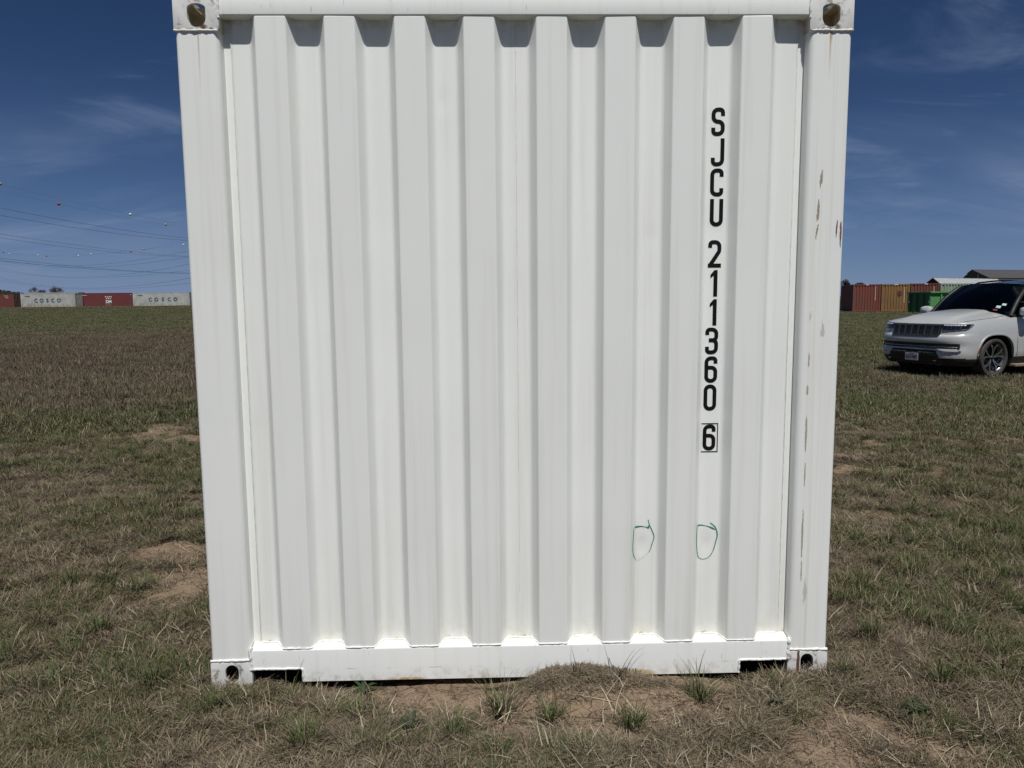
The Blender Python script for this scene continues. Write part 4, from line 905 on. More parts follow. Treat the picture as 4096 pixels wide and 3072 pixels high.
# ------------------------------------------------------------------ power lines with marker balls
M['wire'] = simple('aluminium_conductor', (0.10, 0.105, 0.115), 0.5, 0.4, 0.05)
WG = 'power line conductors in the sky at the left'
WIRES = [('thin shield wire of the near line, highest of all the wires', (-130.3, 200.3), (-117.2, 285.3), (2.31, -4.51, 32.96), .022, 2.2),
 ('second highest thin shield wire, strung with a red and an olive ball', (-137.0, 210.5), (-121.0, 295.4), (3.33, -5.53, 32.84), .022, 2.2),
 ('upper conductor of the top bundle descending from left to right', (-133.7, 204.7), (-118.7, 289.8), (2.87, -4.15, 27.36), .055, 2.2),
 ('lower conductor of the top bundle descending from left to right', (-137.0, 209.7), (-120.7, 294.8), (3.27, -3.66, 25.96), .055, 2.2),
 ('upper conductor of the middle bundle descending from left to right', (-133.8, 203.9), (-118.4, 289.0), (2.82, -4.11, 20.36), .045, 2.2),
 ('lower conductor of the middle bundle descending from left to right', (-137.1, 209.0), (-120.4, 294.1), (3.78, -4.36, 19.75), .045, 2.2),
 ('upper conductor of the bottom bundle descending from left to right', (-133.8, 203.2), (-118.1, 288.2), (2.70, -4.05, 13.80), .05, 2.2),
 ('lower conductor of the bottom bundle descending from left to right', (-137.2, 208.2), (-120.1, 293.4), (3.21, -3.75, 13.43), .05, 2.2),
 ('far sagging shield wire strung with dark red balls', (-345.4, 533.1), (-142.3, 346.1), (18.49, -26.78, 37.51), .02, 1.5),
 ('far sagging shield wire strung with white balls', (-344.5, 538.0), (-144.9, 351.1), (10.29, -18.79, 36.71), .02, 1.5),
 ('upper wire of the highest far sagging pair', (-347.8, 532.6), (-141.4, 345.6), (22.10, -29.95, 32.67), .06, 1.4),
 ('lower wire of the highest far sagging pair', (-351.2, 537.6), (-143.3, 350.4), (18.66, -27.98, 31.68), .055, 1.4),
 ('upper wire of the middle far sagging pair', (-347.9, 531.9), (-141.0, 344.8), (23.90, -31.57, 26.40), .06, 1.4),
 ('lower wire of the middle far sagging pair', (-351.2, 536.8), (-142.9, 349.7), (17.38, -26.14, 25.04), .055, 1.4),
 ('upper wire of the lowest far sagging pair, just above the containers', (-348.0, 531.1), (-140.7, 344.1), (23.64, -31.21, 19.94), .06, 1.4),
 ('lower wire of the lowest far sagging pair, just above the containers', (-351.3, 536.0), (-142.6, 349.0), (17.99, -25.87, 18.22), .055, 1.4)]
for lb, A_, B_, c, r_, t1_ in WIRES:
    pts = []
    for t_ in np.linspace(-0.35, t1_, 60):
        pts.append((A_[0]+(B_[0]-A_[0])*t_, A_[1]+(B_[1]-A_[1])*t_, c[0]*t_*t_+c[1]*t_+c[2]))
    tag(MB().tube(pts, r_*0.8, 5).build('power_line', M['wire'], None, 80), lb, 'cable', WG)
M['ball_red'] = simple('red_marker_ball', (0.30, 0.06, 0.045), 0.5); M['ball_white'] = simple('white_marker_ball', (0.70, 0.70, 0.68), 0.5); M['ball_olive'] = simple('olive_marker_ball', (0.38, 0.32, 0.11), 0.5); M['ball_dark'] = simple('dark_red_marker_ball', (0.16, 0.04, 0.04), 0.5)
bm = bmesh.new(); bmesh.ops.create_uvsphere(bm, u_segments=16, v_segments=10, radius=0.455)
for f in bm.faces: f.smooth = True
ball_me = bpy.data.meshes.new('marker_ball'); bm.to_mesh(ball_me); bm.free()
BALLS = [((-130.3, 200.3, 33.0), 'olive', 'olive marker ball cut by the left edge of the picture, highest ball'), ((-122.1, 253.5, 31.0), 'white', 'white marker ball on the highest wire'), ((-133.0, 231.3, 31.7), 'red', 'large red marker ball on the second highest wire'), ((-123.3, 283.1, 30.55), 'olive', 'olive marker ball on the second highest wire near the container'),
 ((-345.4, 533.1, 37.45), 'dark', 'leftmost small dark ball of the far row'), ((-280.5, 473.3, 30.9), 'red', 'small red ball in the far row, beside a white one on its left'), ((-240.4, 436.4, 28.8), 'white', 'small pale ball in the middle of the far row, left of another white one'), ((-186.7, 387.0, 27.6), 'red', 'red-brown ball of the far row just left of an olive one'),
 ((-344.5, 538.0, 36.7), 'white', 'white ball second from the left in the far row'), ((-298.7, 495.1, 32.9), 'white', 'white ball of the far row just left of a red one'), ((-230.4, 431.1, 29.2), 'white', 'white ball of the far row, right of the pale one in its middle'), ((-177.4, 381.5, 28.4), 'olive', 'small olive ball of the far row, right of the red-brown one'), ((-144.9, 351.1, 28.1), 'white', 'white ball at the right end of the far row, touching the container edge')]
for loc, ck, lb in BALLS:
    me = ball_me.copy(); me.materials.append(M['ball_'+ck]); root = add('marker_ball', me); root.location = loc; tag(root, lb, 'marker ball', 'aircraft warning balls on the wires')
    MB().tube([(-0.47, 0, 0), (0.47, 0, 0)], 0.07, 6).build('clamp', M['wire'], root)

# ------------------------------------------------------------------ the parked car
def car_paint():
    m, nt, b = mat_new('pearl_white_car_paint'); t = NT(nt); o = t.obj(); n = t.noise(o, 3, 3)
    z = t.node('ShaderNodeSeparateXYZ'); t.l.new(o, z.inputs[0])
    dust = t.math('MULTIPLY', t.rng(z.outputs[2], 0.75, 0.35), t.rng(t.noise(o, 7, 4), 0.35, 0.75))
    t.l.new(t.mix(t.math('MULTIPLY', dust, 0.4), t.mix(n, (0.54, 0.545, 0.53), (0.51, 0.515, 0.50)), (0.34, 0.29, 0.23)), b.inputs['Base Color'])
    b.inputs['Metallic'].default_value = 0.15; b.inputs['Roughness'].default_value = 0.35; b.inputs['Coat Weight'].default_value = 0.8; b.inputs['Coat Roughness'].default_value = 0.06
    return m
M['car'] = car_paint(); M['car_black'] = simple('gloss_black_trim', (0.008, 0.008, 0.010), 0.18, 0, 0.1, 8, 0.6); M['plastic'] = simple('dusty_black_plastic', (0.018, 0.017, 0.016), 0.6, 0, 0.2); M['chrome'] = simple('chrome', (0.62, 0.63, 0.65), 0.12, 1.0, 0.05); M['dark_chrome'] = simple('dark_chrome', (0.26, 0.26, 0.27), 0.25, 0.9, 0.05)
M['tyre'] = simple('dusty_tyre_rubber', (0.055, 0.050, 0.045), 0.85, 0, 0.2, 12, bump=0.3); M['rim_face'] = simple('machined_alloy', (0.36, 0.36, 0.35), 0.32, 0.85, 0.1); M['rim_dark'] = simple('dark_alloy', (0.03, 0.03, 0.032), 0.4, 0.5); M['lamp_white'] = simple('lamp_reflector', (0.85, 0.86, 0.88), 0.15, 0.2, 0.02); M['marker_red'] = simple('red_side_marker', (0.30, 0.035, 0.025), 0.35)
M['interior'] = simple('dark_interior', (0.014, 0.014, 0.015), 0.7); M['roof_black'] = simple('black_roof_paint', (0.006, 0.007, 0.012), 0.22, 0.0, 0.05, 4, 0.3); M['mud'] = simple('dried_mud', (0.30, 0.24, 0.17), 0.95, 0, 0.25, 25, bump=0.6); M['plate'] = simple('licence_plate', (0.36, 0.37, 0.39), 0.5, 0, 0.03); M['plate_ink'] = simple('plate_ink', (0.012, 0.012, 0.02), 0.5)
def glass_mat():
    m, nt, b = mat_new('tinted_glass'); nt.nodes.remove(b); t = NT(nt)
    tr = t.node('ShaderNodeBsdfTransparent'); tr.inputs[0].default_value = (0.30, 0.36, 0.35, 1); gl = t.node('ShaderNodeBsdfGlossy'); gl.inputs['Roughness'].default_value = 0.02; gl.inputs[0].default_value = (0.9, 0.9, 0.9, 1)
    fr = t.node('ShaderNodeFresnel'); fr.inputs[0].default_value = 1.42; mx_ = t.node('ShaderNodeMixShader'); t.l.new(fr.outputs[0], mx_.inputs[0]); t.l.new(tr.outputs[0], mx_.inputs[1]); t.l.new(gl.outputs[0], mx_.inputs[2]); t.l.new(mx_.outputs[0], nt.nodes['Material Output'].inputs[0])
    return m
M['glass'] = glass_mat(); M['void'] = simple('matt_black_mesh', (0.004, 0.004, 0.004), 0.6)
car = empty('car', (9.534, 12.536, -0.12), R(200)); tag(car, 'pearl white SUV with black roof parked nose-left on the grass, cut by the right edge', 'car')
FZ = ([.24, .27, .33, .40, .50, .57, .62, .68, .72, .80, .84, .865, 1.06, 1.085], [1.00, 1.05, 1.095, 1.12, 1.125, 1.11, 1.09, 1.10, 1.115, 1.115, 1.10, 1.06, 1.03, 1.012])
WZ = ([.24, .33, .45, .70, .90, 1.0, 1.085], [.93, .985, 1.012, 1.02, 1.012, .998, .972])
XS, NE = 0.35, 3.3
def f_z(z): return float(np.interp(z, *FZ))
def w_z(z): return float(np.interp(z, *WZ))
def z_top(x): return float(np.interp(x, [-4.3, -3.5, -0.5, 1.0], [1.20, 1.225, 1.19, 1.085]))
def front_x(y, z):
    x = 1.0; zn = z
    for _ in range(5):
        f = f_z(zn); w = w_z(zn); x = XS+(f-XS)*max(0.0, 1-(abs(y)/w)**NE)**(1/NE); zn = 0.24+(z-0.24)*0.845/(z_top(x)-0.24)
    return x
def half_outline(z):
    f = f_z(z); w = w_z(z); pts = []
    for k in range(27):
        a = (k/26)*math.pi/2; c = max(0, math.cos(a)); s_ = math.sin(a); pts.append((XS+(f-XS)*c**(2/NE), w*s_**(2/NE)))
    for k in range(1, 50): pts.append((XS+(-3.55-XS)*k/49, w))
    for k in range(1, 15):
        a = math.pi/2*(1-k/14); pts.append((-3.55-0.75*max(0, math.cos(a))**(2/5), w*math.sin(a)**(2/5)))
    return pts
ZN = [.24, .27, .30, .33, .36, .385, .40, .45, .50, .54, .57, .60, .64, .68, .71, .74, .80, .83, .85, .865, .90, .96, 1.02, 1.06, 1.085]
halves = [half_outline(z) for z in ZN]; nh = len(halves[0])
P = []
for z, h in zip(ZN, halves):
    ring = []
    for (x, y) in h: ring.append((x, y, 0.24+(z-0.24)/(1.085-0.24)*(z_top(x)-0.24)))
    ring2 = [(x, -y, zz) for x, y, zz in ring[1:-1]][::-1]
    P.append(ring+ring2)
mb = MB(); mb.grid(P, closed_v=True)
def hood_z(x, q, y):
    zt = z_top(x)
    if x > -0.43:
        c = 0.14*(1-math.exp(-max(0, 1.012-x)/0.38)); z = zt+c*(1-q**2.6)
        return z+0.026*float(S((0.58-abs(y)+0.10*(x-0.3))/0.09))*float(S((0.95-x)/0.4))
    return zt+(0.02 if q < 0.98 else 0.0)-0.05*float(S((0.96-q)/0.05))
nq = 30; rows = []
for (x, y) in halves[-1]:
    row = []
    for k in range(nq+1):
        u = 1-2*k/nq; yy = y*u; q = abs(u); row.append((x, yy, z_top(x) if q > 0.999 else hood_z(x, q, yy)))
    rows.append(row)
mb.grid(rows, flip=False)
mb.grid([[(x, y*(1-2*k/4), 0.24) for k in range(5)] for x, y in halves[0]], flip=True)
def superell(cx, cz, rx, rz, n=2.7, m=40, grow=0.0):
    return [(cx+math.copysign(abs(math.cos(a))**(2/n), math.cos(a))*(rx+grow), cz+math.copysign(abs(math.sin(a))**(2/n), math.sin(a))*(rz+grow)) for a in np.linspace(0, 2*math.pi, m, endpoint=False)]
ARCH = [(0.05, 0.36, 0.505, 0.49), (-3.12, 0.36, 0.50, 0.49)]
cut = [MB().prism(superell(*a), 'y', s_*0.60, s_*1.3) for a in ARCH for s_ in (-1, 1)]
bme = boolean(mb, cut, 28)
for mt in (M['car'], M['plastic'], M['interior']): bme.materials.append(mt)
for pg in bme.polygons:
    c = pg.center; k = 0
    if c.z < 0.395: k = 1
    for ax, az, rx, rz in ARCH:
        v = abs((c.x-ax)/rx)**2.7+abs((c.z-az)/rz)**2.7
        if v < 1.03 and abs(c.y) < 1.0 and (abs(pg.normal.y) < 0.6 or abs(c.y) < 0.7): k = 1
    if c.x < -0.44 and c.z > 1.1 and pg.normal.z > 0.5 and abs(c.y) < 0.93: k = 2
    pg.material_index = k
body = add('body', bme, None, car)
for ax, az, rx, rz in ARCH:
    for s_ in (-1, 1):
        pts = [p for p in superell(ax, az, rx, rz, 2.7, 64, 0.022) if p[1] > 0.385]; pts.sort(key=lambda p: math.atan2(p[1]-az, p[0]-ax))
        L_ = []
        for (x, z) in pts:
            yo = w_z(min(z, 1.08)) if x < XS else min(w_z(z), w_z(z)*max(0, 1-max(0, (x-XS)/(f_z(z)-XS))**NE)**(1/NE))
            L_.append([(x, s_*(yo-0.01), z), (x, s_*(yo+0.016), z), (ax+(x-ax)*0.955, s_*(yo+0.014), az+(z-az)*0.955), (ax+(x-ax)*0.95, s_*(yo-0.03), az+(z-az)*0.95)])
        MB().grid(L_, flip=(s_ > 0)).build('arch_trim', M['car'], body, 50)
def patch(name, mat, yz, off, parent=body, depth=0.02, ny=14, nz=3):
    """a plate laid on the nose: yz = function of (u,v) in 0..1 giving (y,z)"""
    top = [[(lambda q: (front_x(*q)+off, q[0], q[1]))(yz(i/ny, j/nz)) for j in range(nz+1)] for i in range(ny+1)]
    bot = [[(p[0]-depth-off, p[1], p[2]) for p in r_] for r_ in top]
    m_ = MB(); m_.grid(top, flip=False); m_.grid([r_ for r_ in [[top[i][0], bot[i][0]] for i in range(ny+1)]], flip=True); m_.grid([[top[i][nz], bot[i][nz]] for i in range(ny+1)]); m_.grid([[top[0][j], bot[0][j]] for j in range(nz+1)]); m_.grid([[top[ny][j], bot[ny][j]] for j in range(nz+1)], flip=True)
    return m_.build(name, mat, parent, 40)
lerp = lambda a, b_, t_: a+(b_-a)*t_
grille = patch('grille', M['void'], lambda u, v: (lerp(-0.565+0.02*(1-v), 0.565-0.02*(1-v), u), lerp(0.828, 1.062, v)), 0.006)
patch('grille_surround', M['dark_chrome'], lambda u, v: (lerp(-0.575, 0.575, u), lerp(1.044, 1.070, v)), 0.014, grille)
patch('grille_surround', M['dark_chrome'], lambda u, v: (lerp(-0.535, 0.535, u), lerp(0.822, 0.834, v)), 0.012, grille)
for k in range(7):
    y0 = -0.53+k*0.1535; y1 = y0+0.132; z0, z1 = 0.845, 1.036
    rim = MB()
    for a, b_ in (((y0, z0), (y1, z0)), ((y1, z0), (y1, z1)), ((y1, z1), (y0, z1)), ((y0, z1), (y0, z0))):
        rim.tube([(front_x(a[0], a[1])+0.010, a[0], a[1]), (front_x(b_[0], b_[1])+0.010, b_[0], b_[1])], 0.0065, 6)
    sl_ = rim.build('grille_slot', M['dark_chrome'], grille)
    g = random.Random(k); dots = MB()
    for r_ in range(6):
        for c_ in range(3):
            yy = y0+0.03+c_*0.036+(0.018 if r_ % 2 else 0); zz = z0+0.022+r_*0.029
            if yy < y1-0.012: dots.box((front_x(yy, zz)+0.004, yy-0.008, zz-0.003), (front_x(yy, zz)+0.010, yy+0.008, zz+0.003))
    dots.build('mesh_insert', M['dark_chrome'], grille)
for s_ in (-1, 1):
    hl = patch('headlight', M['car_black'], lambda u, v: (s_*lerp(0.578, 0.958-0.02*(1-v), u if s_ > 0 else 1-u), lerp(0.952+0.012*(u if s_ > 0 else 1-u), 1.072, v)), 0.014, body, 0.03, 28, 5)
    n_ = 9
    for k in range(n_):
        ya, yb = 0.60+k*0.036, 0.60+k*0.036+0.026
        patch('running_lamp', M['lamp_white'], lambda u, v: (s_*lerp(ya, yb, u if s_ > 0 else 1-u), lerp(1.042, 1.064, v)), 0.020, hl, 0.012, 2, 1)
    for yc in (0.70, 0.83):
        patch('projector', M['dark_chrome'], lambda u, v: (s_*lerp(yc-0.038, yc+0.038, u if s_ > 0 else 1-u), lerp(0.982, 1.034, v)), 0.018, hl, 0.012, 2, 1); patch('projector_lens', M['car_black'], lambda u, v: (s_*lerp(yc-0.026, yc+0.026, u if s_ > 0 else 1-u), lerp(0.990, 1.026, v)), 0.022, hl, 0.012, 2, 1)
    MB().tube([(front_x(s_*y, z)+0.014, s_*y, z) for y, z in [(0.58, 0.950), (0.68, 0.953), (0.78, 0.957), (0.86, 0.960), (0.92, 0.964), (0.945, 0.985), (0.962, 1.03), (0.965, 1.066)]], 0.009, 6).build('lamp_edge', M['chrome'], hl)
    patch('corner_vane', M['plastic'], lambda u, v: (s_*lerp(0.865, 0.885, u if s_ > 0 else 1-u), lerp(0.585, 0.685, v)), 0.016, body, 0.02, 2)
patch('lower_intake', M['void'], lambda u, v: (lerp(-0.88, 0.88, u), lerp(0.588, 0.688, v)), 0.004, body, 0.03, 30)
patch('intake_bar', M['dark_chrome'], lambda u, v: (lerp(0.5, 0.86, u), lerp(0.640, 0.647, v)), 0.008); patch('intake_bar', M['dark_chrome'], lambda u, v: (lerp(-0.86, -0.5, u), lerp(0.640, 0.647, v)), 0.008)
patch('lower_grille', M['void'], lambda u, v: (lerp(-0.64+0.13*v, 0.64-0.13*v, u), lerp(0.300, 0.548, v)), 0.005, body, 0.03, 20)
cs = [(-0.90, 0.545), (-0.87, 0.522), (-0.78, 0.518), (-0.66, 0.522), (-0.60, 0.535), (-0.52, 0.560), (-0.45, 0.568), (0, 0.572), (0.45, 0.568), (0.52, 0.560), (0.60, 0.535), (0.66, 0.522), (0.78, 0.518), (0.87, 0.522), (0.90, 0.545)]
MB().tube([(front_x(y, z)+0.004, y, z) for y, z in cs], 0.020, 8).build('bumper_chrome', M['chrome'], body, 60)
patch('lip_strip', M['dark_chrome'], lambda u, v: (lerp(-0.60, 0.60, u), lerp(0.262, 0.280, v)), 0.012)
for s_ in (-1, 1): MB().box((1.11, s_*0.53-0.035, 0.333), (1.135, s_*0.53+0.035, 0.357), 0.006).build('tow_hook', M['chrome'], body)
pl_ = MB().box((1.126, -0.153, 0.325), (1.134, 0.153, 0.477), 0.003).build('number_plate', M['plate'], car)
for tx, sz, zc, bo, sxx in (('RSD\u00b79582', 0.098, 0.392, 0.002, 0.66), ('TEXAS', 0.034, 0.458, 0.001, 0.95)):
    me = text_mesh(tx, sz, bo); me.transform(Matrix.Translation((1.1362, 0, zc)) @ Matrix.Rotation(R(90), 4, 'Z') @ Matrix.Rotation(R(90), 4, 'X') @ Matrix.Diagonal((sxx, 1, 1, 1))); add('plate_lettering', me, M['plate_ink'], pl_)
# wheels
def wheel(x, s_):
    w = empty('wheel', (x, s_*0.87, 0.393)); w.parent = car
    prof_ = [(0.292, -0.11), (0.33, -0.132), (0.372, -0.128), (0.390, -0.112), (0.395, -0.08), (0.395, 0.08), (0.390, 0.112), (0.372, 0.128), (0.33, 0.132), (0.292, 0.11)]
    mt = MB(); n = 80
    mt.grid([[((r_-(0.008 if (abs(h) < 0.115 and r_ > 0.385 and k % 2) else 0))*math.cos(2*math.pi*k/n), h, (r_-(0.008 if (abs(h) < 0.115 and r_ > 0.385 and k % 2) else 0))*math.sin(2*math.pi*k/n)) for r_, h in prof_] for k in range(n)], closed_u=True, flip=False)
    mt.build('tyre', M['tyre'], w, 35)
    rim_ = MB().lathe([(0.298, s_*0.118), (0.302, s_*0.10), (0.292, s_*0.098), (0.280, s_*0.085), (0.272, s_*0.02), (0.270, -s_*0.10)], 48).build('rim', M['rim_face'], w, 40)
    MB().lathe([(0.275, s_*0.0), (0.20, -s_*0.02), (0.001, -s_*0.02)], 40).build('brake_disc', M['rim_dark'], w, 40)
    for k in range(5):
        for d in (-1, 1):
            a0 = R(k*72+90+d*5); a1 = R(k*72+90+d*19); am = R(k*72+90+d*10)
            pts = []
            for r_, a, h, wd in ((0.045, a0, 0.070, 0.016), (0.12, R(k*72+90+d*6.5), 0.084, 0.013), (0.20, am, 0.098, 0.014), (0.287, a1, 0.106, 0.022)):
                c = Vector((r_*math.cos(a), s_*h, r_*math.sin(a))); t_ = Vector((-math.sin(a), 0, math.cos(a))); pts.append((c-t_*wd, c+t_*wd, c+t_*wd*1.1-Vector((0, s_*0.035, 0)), c-t_*wd*1.1-Vector((0, s_*0.035, 0))))
            sp_ = MB().grid([[tuple(p) for p in q] for q in pts], closed_v=True).mesh('spoke')
            sp_.materials.append(M['rim_face']); sp_.materials.append(M['rim_dark'])
            for pg in sp_.polygons: pg.material_index = 0 if abs(pg.normal.y) > 0.75 and pg.center.y*s_ > 0.06 else 1
            add('spoke', sp_, None, w)
    MB().lathe([(0.001, s_*0.088), (0.03, s_*0.086), (0.045, s_*0.070), (0.05, s_*0.03)], 20).build('hub_cap', M['rim_dark'], w, 30)
for x in (0.06, -3.12):
    for s_ in (-1, 1): wheel(x, s_)
# greenhouse
def ws(u, v):
    a = np.array([-0.34-0.11*u*u, 0.885*u, 1.315-0.075*u*u]); b_ = np.array([-1.06-0.07*u*u, 0.735*u, 1.885-0.05*u*u]); p = a*(1-v)+b_*v
    return p+np.array([0.05, 0, 0.06])*math.sin(v*math.pi)*0.55
wsg = MB().grid([[tuple(ws(-1+2*i/24, j/12)) for j in range(13)] for i in range(25)], flip=False).build('windshield', M['glass'], car, 60)
def roof_pt(x, u):
    t_ = (-1.06-x)/3.0; z = 1.885+0.075*float(S(t_/0.45))-0.09*float(S((t_-0.75)/0.35)); y = 0.735*u
    return (x-0.07*u*u*(1-t_), y, z-0.045*u*u-0.05*max(0, abs(u)-0.85)/0.15)
rf = MB().grid([[roof_pt(-1.06-3.0*i/30, -1+2*j/20) for j in range(21)] for i in range(31)], flip=True).build('roof', M['roof_black'], car, 60)
for s_ in (-1, 1):
    MB().tube([(-1.35-2.3*k/12, s_*0.63, roof_pt(-1.35-2.3*k/12, 0.86)[2]+0.035+(-0.05 if k in (0, 12) else 0.0)) for k in range(13)], 0.018, 8).build('roof_rail', M['car_black'], rf, 60)
    pa = [tuple(ws(s_, v)+np.array([-0.02, s_*0.012, -0.01])) for v in np.linspace(-0.03, 1, 9)]
    MB().tube(pa, [0.048]*8+[0.04], 8).build('pillar', M['void'], car, 60)
    rl_ = [(-1.16, s_*0.742, 1.82)]+[(roof_pt(x, s_)[0], s_*0.742, roof_pt(x, s_)[2]+0.0) for x in np.linspace(-1.3, -4.0, 12)]
    MB().tube(rl_, 0.035, 8).build('roof_edge', M['roof_black'], rf, 60)
    def sw(x, v): 
        zt = roof_pt(max(x, -4.0), 1)[2]; return (x, s_*(0.955*(1-v)+0.755*v+0.02*math.sin(v*math.pi)), z_top(x)*(1-v)+zt*v)
    for x0, x1, nm in ((-0.52, -1.62, 'side_window'), (-1.74, -2.78, 'side_window'), (-2.9, -3.9, 'side_window')):
        G_ = []
        for i in range(11):
            row = []
            for j in range(9):
                v = j/8; xa = x0 if nm != 'x' else x0
                if x0 == -0.52: xa = -0.50-0.64*v-0.03
                row.append(sw(lerp(xa, x1, i/10), v))
            G_.append(row)
        MB().grid(G_, flip=(s_ < 0)).build(nm, M['glass'], car, 60)
    for xc in (-1.68, -2.84): MB().grid([[tuple(np.array(sw(xc+dx, v))+np.array([0, s_*0.006, 0])) for v in np.linspace(0, 1, 6)] for dx in (0.07, -0.07)], flip=(s_ > 0)).build('pillar', M['car_black'], car)
    MB().grid([[tuple(np.array(sw(x, v))+np.array([0, s_*0.004, 0])) for v in np.linspace(0, 1, 6)] for x in (-3.88, -4.12)], flip=(s_ > 0)).build('pillar', M['car_black'], car)
    # door mirror
    mr = MB().box((-0.71, s_*1.01 if s_ > 0 else -1.25, 1.21), (-0.50, 1.25 if s_ > 0 else -1.01, 1.40), 0.085).build('mirror', M['car'] if s_ < 0 else M['car'], car, 60)
    MB().box((-0.66, 0.90 if s_ > 0 else -1.03, 1.19), (-0.58, 1.03 if s_ > 0 else -0.90, 1.235), 0.01).build('mirror_arm', M['car_black'], mr); MB().box((-0.718, 1.04 if s_ > 0 else -1.23, 1.225), (-0.712, 1.23 if s_ > 0 else -1.04, 1.375)).build('mirror_glass', M['chrome'], mr)
    # side details
    MB().tube([(-0.56+0.04*t_, s_*(w_z(min(1.08, 0.42+0.75*t_))+0.001), 0.42+0.76*t_) for t_ in np.linspace(0, 1, 12)], 0.004, 5).build('door_gap', M['car_black'], body); MB().tube([(-1.70, s_*(w_z(min(1.08, z))+0.001), z) for z in np.linspace(0.40, 1.2, 12)], 0.004, 5).build('door_gap', M['car_black'], body)
    MB().box((-1.55, 1.012 if s_ > 0 else -1.045, 1.02), (-1.32, 1.045 if s_ > 0 else -1.012, 1.05), 0.008).build('door_handle', M['car'], body)
    mk = MB().grid([[(x+dx, s_*(w_z(z)+0.026), z) for dx in (-0.012, 0.016)] for x, z in ((0.545, 0.62), (0.565, 0.565), (0.577, 0.51))], flip=(s_ > 0)).build('side_marker', M['marker_red'], body)
    st = MB().box((-2.5, 0.86 if s_ > 0 else -1.06, 0.20), (-0.47, 1.06 if s_ > 0 else -0.86, 0.255), 0.015).build('side_step', M['mud'], car)
    MB().tube([(front_x(s_*0.79, 1.084)-0.0, s_*0.79, 1.088), (0.72, s_*0.86, hood_z(0.72, 0.89, 0.86)+0.002), (0.4, s_*0.885, hood_z(0.4, 0.91, 0.885)+0.003), (0.0, s_*0.89, hood_z(0.0, 0.915, 0.89)+0.003), (-0.3, s_*0.86, hood_z(-0.3, 0.885, 0.86)+0.003), (-0.40, s_*0.80, hood_z(-0.40, 0.823, 0.80)+0.003)], 0.004, 5).build('hood_gap', M['plastic'], body)
rw = MB().grid([[(-4.06-0.16*(1-v), 0.70*u*(1+0.18*(1-v)), 1.22*(1-v)+1.78*v) for v in (0, 0.5, 1)] for u in (-1, -0.5, 0, 0.5, 1)]).build('rear_window', M['glass'], car)
# cabin
MB().box((-0.80, -0.84, 1.10), (-0.47, 0.84, 1.235), 0.05).build('dashboard', M['interior'], car, 60)
MB().grid([[(-1.0+0.07*math.cos(a)*0+0.018*math.cos(b_)+(-0.06*math.sin(a)), 0.40+(0.185+0.018*math.cos(b_))*math.cos(a), 1.24+(0.185+0.018*math.cos(b_))*math.sin(a)+0.018*math.sin(b_)*0.3) for b_ in np.linspace(0, 2*math.pi, 8, endpoint=False)] for a in np.linspace(0, 2*math.pi, 28, endpoint=False)], closed_u=True, closed_v=True).build('steering_wheel', M['interior'], car, 60)
for y_ in (-0.42, 0.42):
    for x_ in (-1.75, -2.75):
        st = MB().box((x_-0.10, y_-0.25, 1.0), (x_+0.06, y_+0.25, 1.46), 0.05).build('seat', M['interior'], car, 60); MB().box((x_-0.10, y_-0.14, 1.48), (x_+0.02, y_+0.14, 1.66), 0.04).build('headrest', M['interior'], st, 60)
MB().box((-1.02, -0.11, 1.70), (-0.99, 0.11, 1.77), 0.012).build('rear_view_mirror', M['interior'], car)
M['stick_a'] = simple('pale_sticker', (0.50, 0.62, 0.60), 0.6); M['stick_b'] = simple('red_sticker', (0.28, 0.07, 0.06), 0.6)
for u0, u1, v0, v1, mk in ((0.66, 0.76, 0.13, 0.20, 'stick_a'), (0.76, 0.85, 0.22, 0.28, 'stick_a'), (0.63, 0.72, 0.055, 0.085, 'stick_b')):
    MB().grid([[tuple(ws(u, v)+np.array([0.004, 0, 0.004])) for v in (v0, v1)] for u in (u0, u1)]).build('sticker', M[mk], wsg)

# ------------------------------------------------------------------ single tufts and weeds in the foreground
TUFTS = [(-0.09, -0.26, 0.15, 50, 'tall green grass tuft in the bare soil left of the heap'), (-0.25, -0.41, 0.12, 40, 'green grass tuft at the bottom, left of the tall one'), (0.09, -0.29, 0.10, 46, 'brownish green tuft below the straw heap'), (0.37, -0.36, 0.12, 56, 'wide green grass tuft right of centre at the bottom'), (0.66, -0.18, 0.14, 40, 'wispy grass tuft left of the right fork pocket'), (-0.11, -0.50, 0.10, 40, 'short green tuft at the bottom edge below the tall tuft'), (0.18, -0.51, 0.09, 40, 'short green tuft at the bottom edge, right of the tall tuft'), (-1.15, -0.16, 0.10, 46, 'green grass tuft in front of the left bottom corner'), (1.27, -0.05, 0.09, 40, 'dark green tuft at the right bottom corner'), (-1.92, 0.52, 0.14, 60, 'green tuft below the pale soil patch on the left'), (-2.35, 1.05, 0.14, 60, 'green tuft left of the pale soil patch'), (1.53, 0.27, 0.13, 52, 'large green tuft in the grass right of the container')]
TUFTS += [(-0.62, -0.24, 0.09, 50, 'low green tuft in the soil right of the left fork pocket'), (-0.75, -0.42, 0.11, 55, 'green tuft at the bottom left, below the left fork pocket'), (-1.45, 0.02, 0.12, 55, 'green tuft left of the left bottom corner'), (1.62, -0.10, 0.12, 55, 'green tuft right of the right bottom corner')]
def hz(x, y): return float(hgt(np.array([x]), np.array([y]))[0])
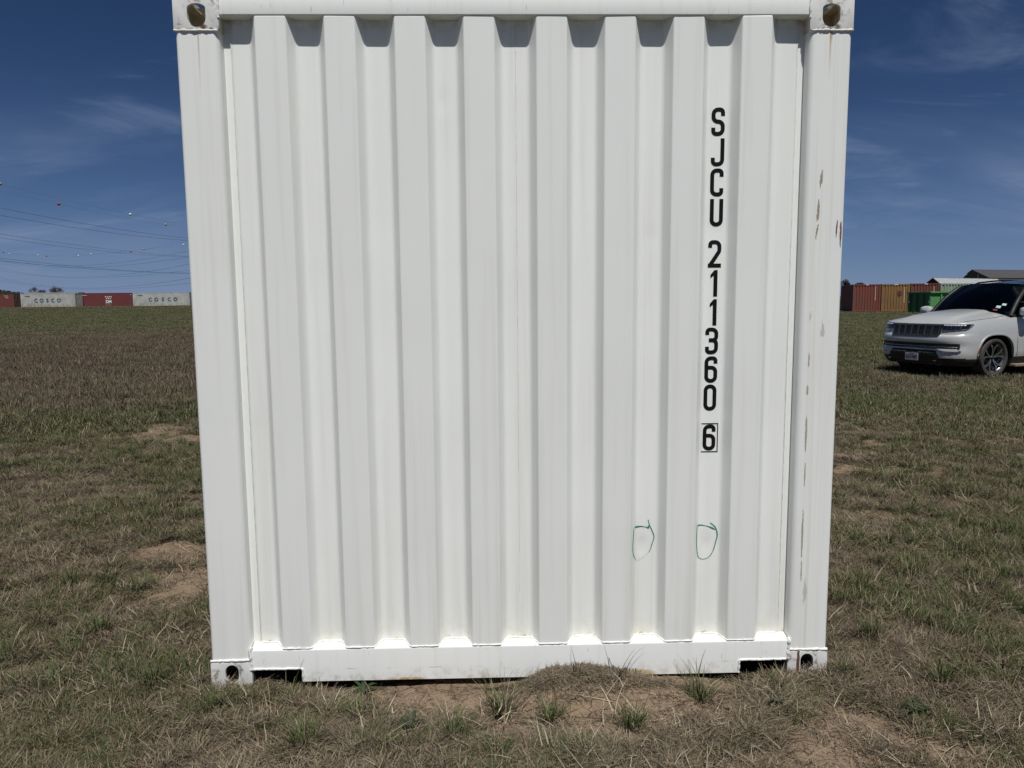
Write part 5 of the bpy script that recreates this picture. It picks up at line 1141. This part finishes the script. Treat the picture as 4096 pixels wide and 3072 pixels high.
for k, (x, y, h, n, lb) in enumerate(TUFTS):
    root = empty('grass_tuft', (x, y, hz(x, y))); tag(root, lb, 'grass tuft', 'single grass tufts near the container')
    add('blades', clump('blades', int(n*2.0), 0.042, h*0.40, h*1.25, 3, 50, 0.0026, 34, M['g_green'], M['g_dry'], 0.10, 5, 300+k), None, root); add('dry_base', clump('dry_base', 110, 0.09, h*0.3, h*0.8, 40, 85, 0.0028, 30, M['g_dry'], M['g_brown'], 0.4, 4, 400+k), None, root)
# thin stalks standing against the sill
ST = [(0.03, -0.05, 0.10, 7, 'thin dark grass stalks left of the straw heap against the sill'), (0.22, -0.045, 0.10, 9, 'dark grass stalks on top of the straw heap'), (0.37, -0.05, 0.15, 8, 'long curving grass stalks at the right of the straw heap'), (0.69, -0.07, 0.15, 5, 'a few tall thin stalks before the sill, left of the right fork pocket'), (-0.90, -0.04, 0.12, 4, 'thin dry stalks rising over the left fork pocket')]
for k, (x, y, h, n, lb) in enumerate(ST):
    root = empty('grass_stalks', (x, y, hz(x, y))); tag(root, lb, 'grass stalks', 'stalks against the sill'); add('blades', clump('stalks', n, 0.03, h*0.6, h*1.2, 5, 40, 0.0026, 40, M['g_green'], M['g_brown'], 0.35, 6, 500+k), None, root)
def weed(x, y, n, ln, lb, seed):
    g = random.Random(seed); root = empty('weed', (x, y, hz(x, y))); tag(root, lb, 'weed', 'broad leaved weeds')
    for k in range(n):
        a = 2*math.pi*k/n+g.uniform(-.3, .3); l = ln*g.uniform(0.6, 1.1); P_ = []
        for i in range(6):
            t_ = i/5; r_ = l*t_; w = 0.22*l*math.sin(math.pi*min(1, t_*0.9+0.08))*0.6; zc = 0.006+l*0.55*math.sin(t_*2.0)*g.uniform(0.8, 1.0)
            P_.append([(r_*math.cos(a)-w*math.sin(a)*q, r_*math.sin(a)+w*math.cos(a)*q, zc+abs(q)*w*0.25) for q in (-1, 0, 1)])
        MB().grid(P_).build('leaf', M['g_weed'], root, 60)
weed(-0.40, -0.33, 8, 0.055, 'dark broad leaved weed in the soil left of the tall tuft', 1); weed(-0.62, -0.03, 10, 0.05, 'low green weed against the sill right of the left fork pocket', 2); weed(1.42, -0.28, 12, 0.06, 'low leafy weed in front of the right bottom corner', 3); weed(0.93, -0.22, 7, 0.05, 'small weed below the right fork pocket', 4)
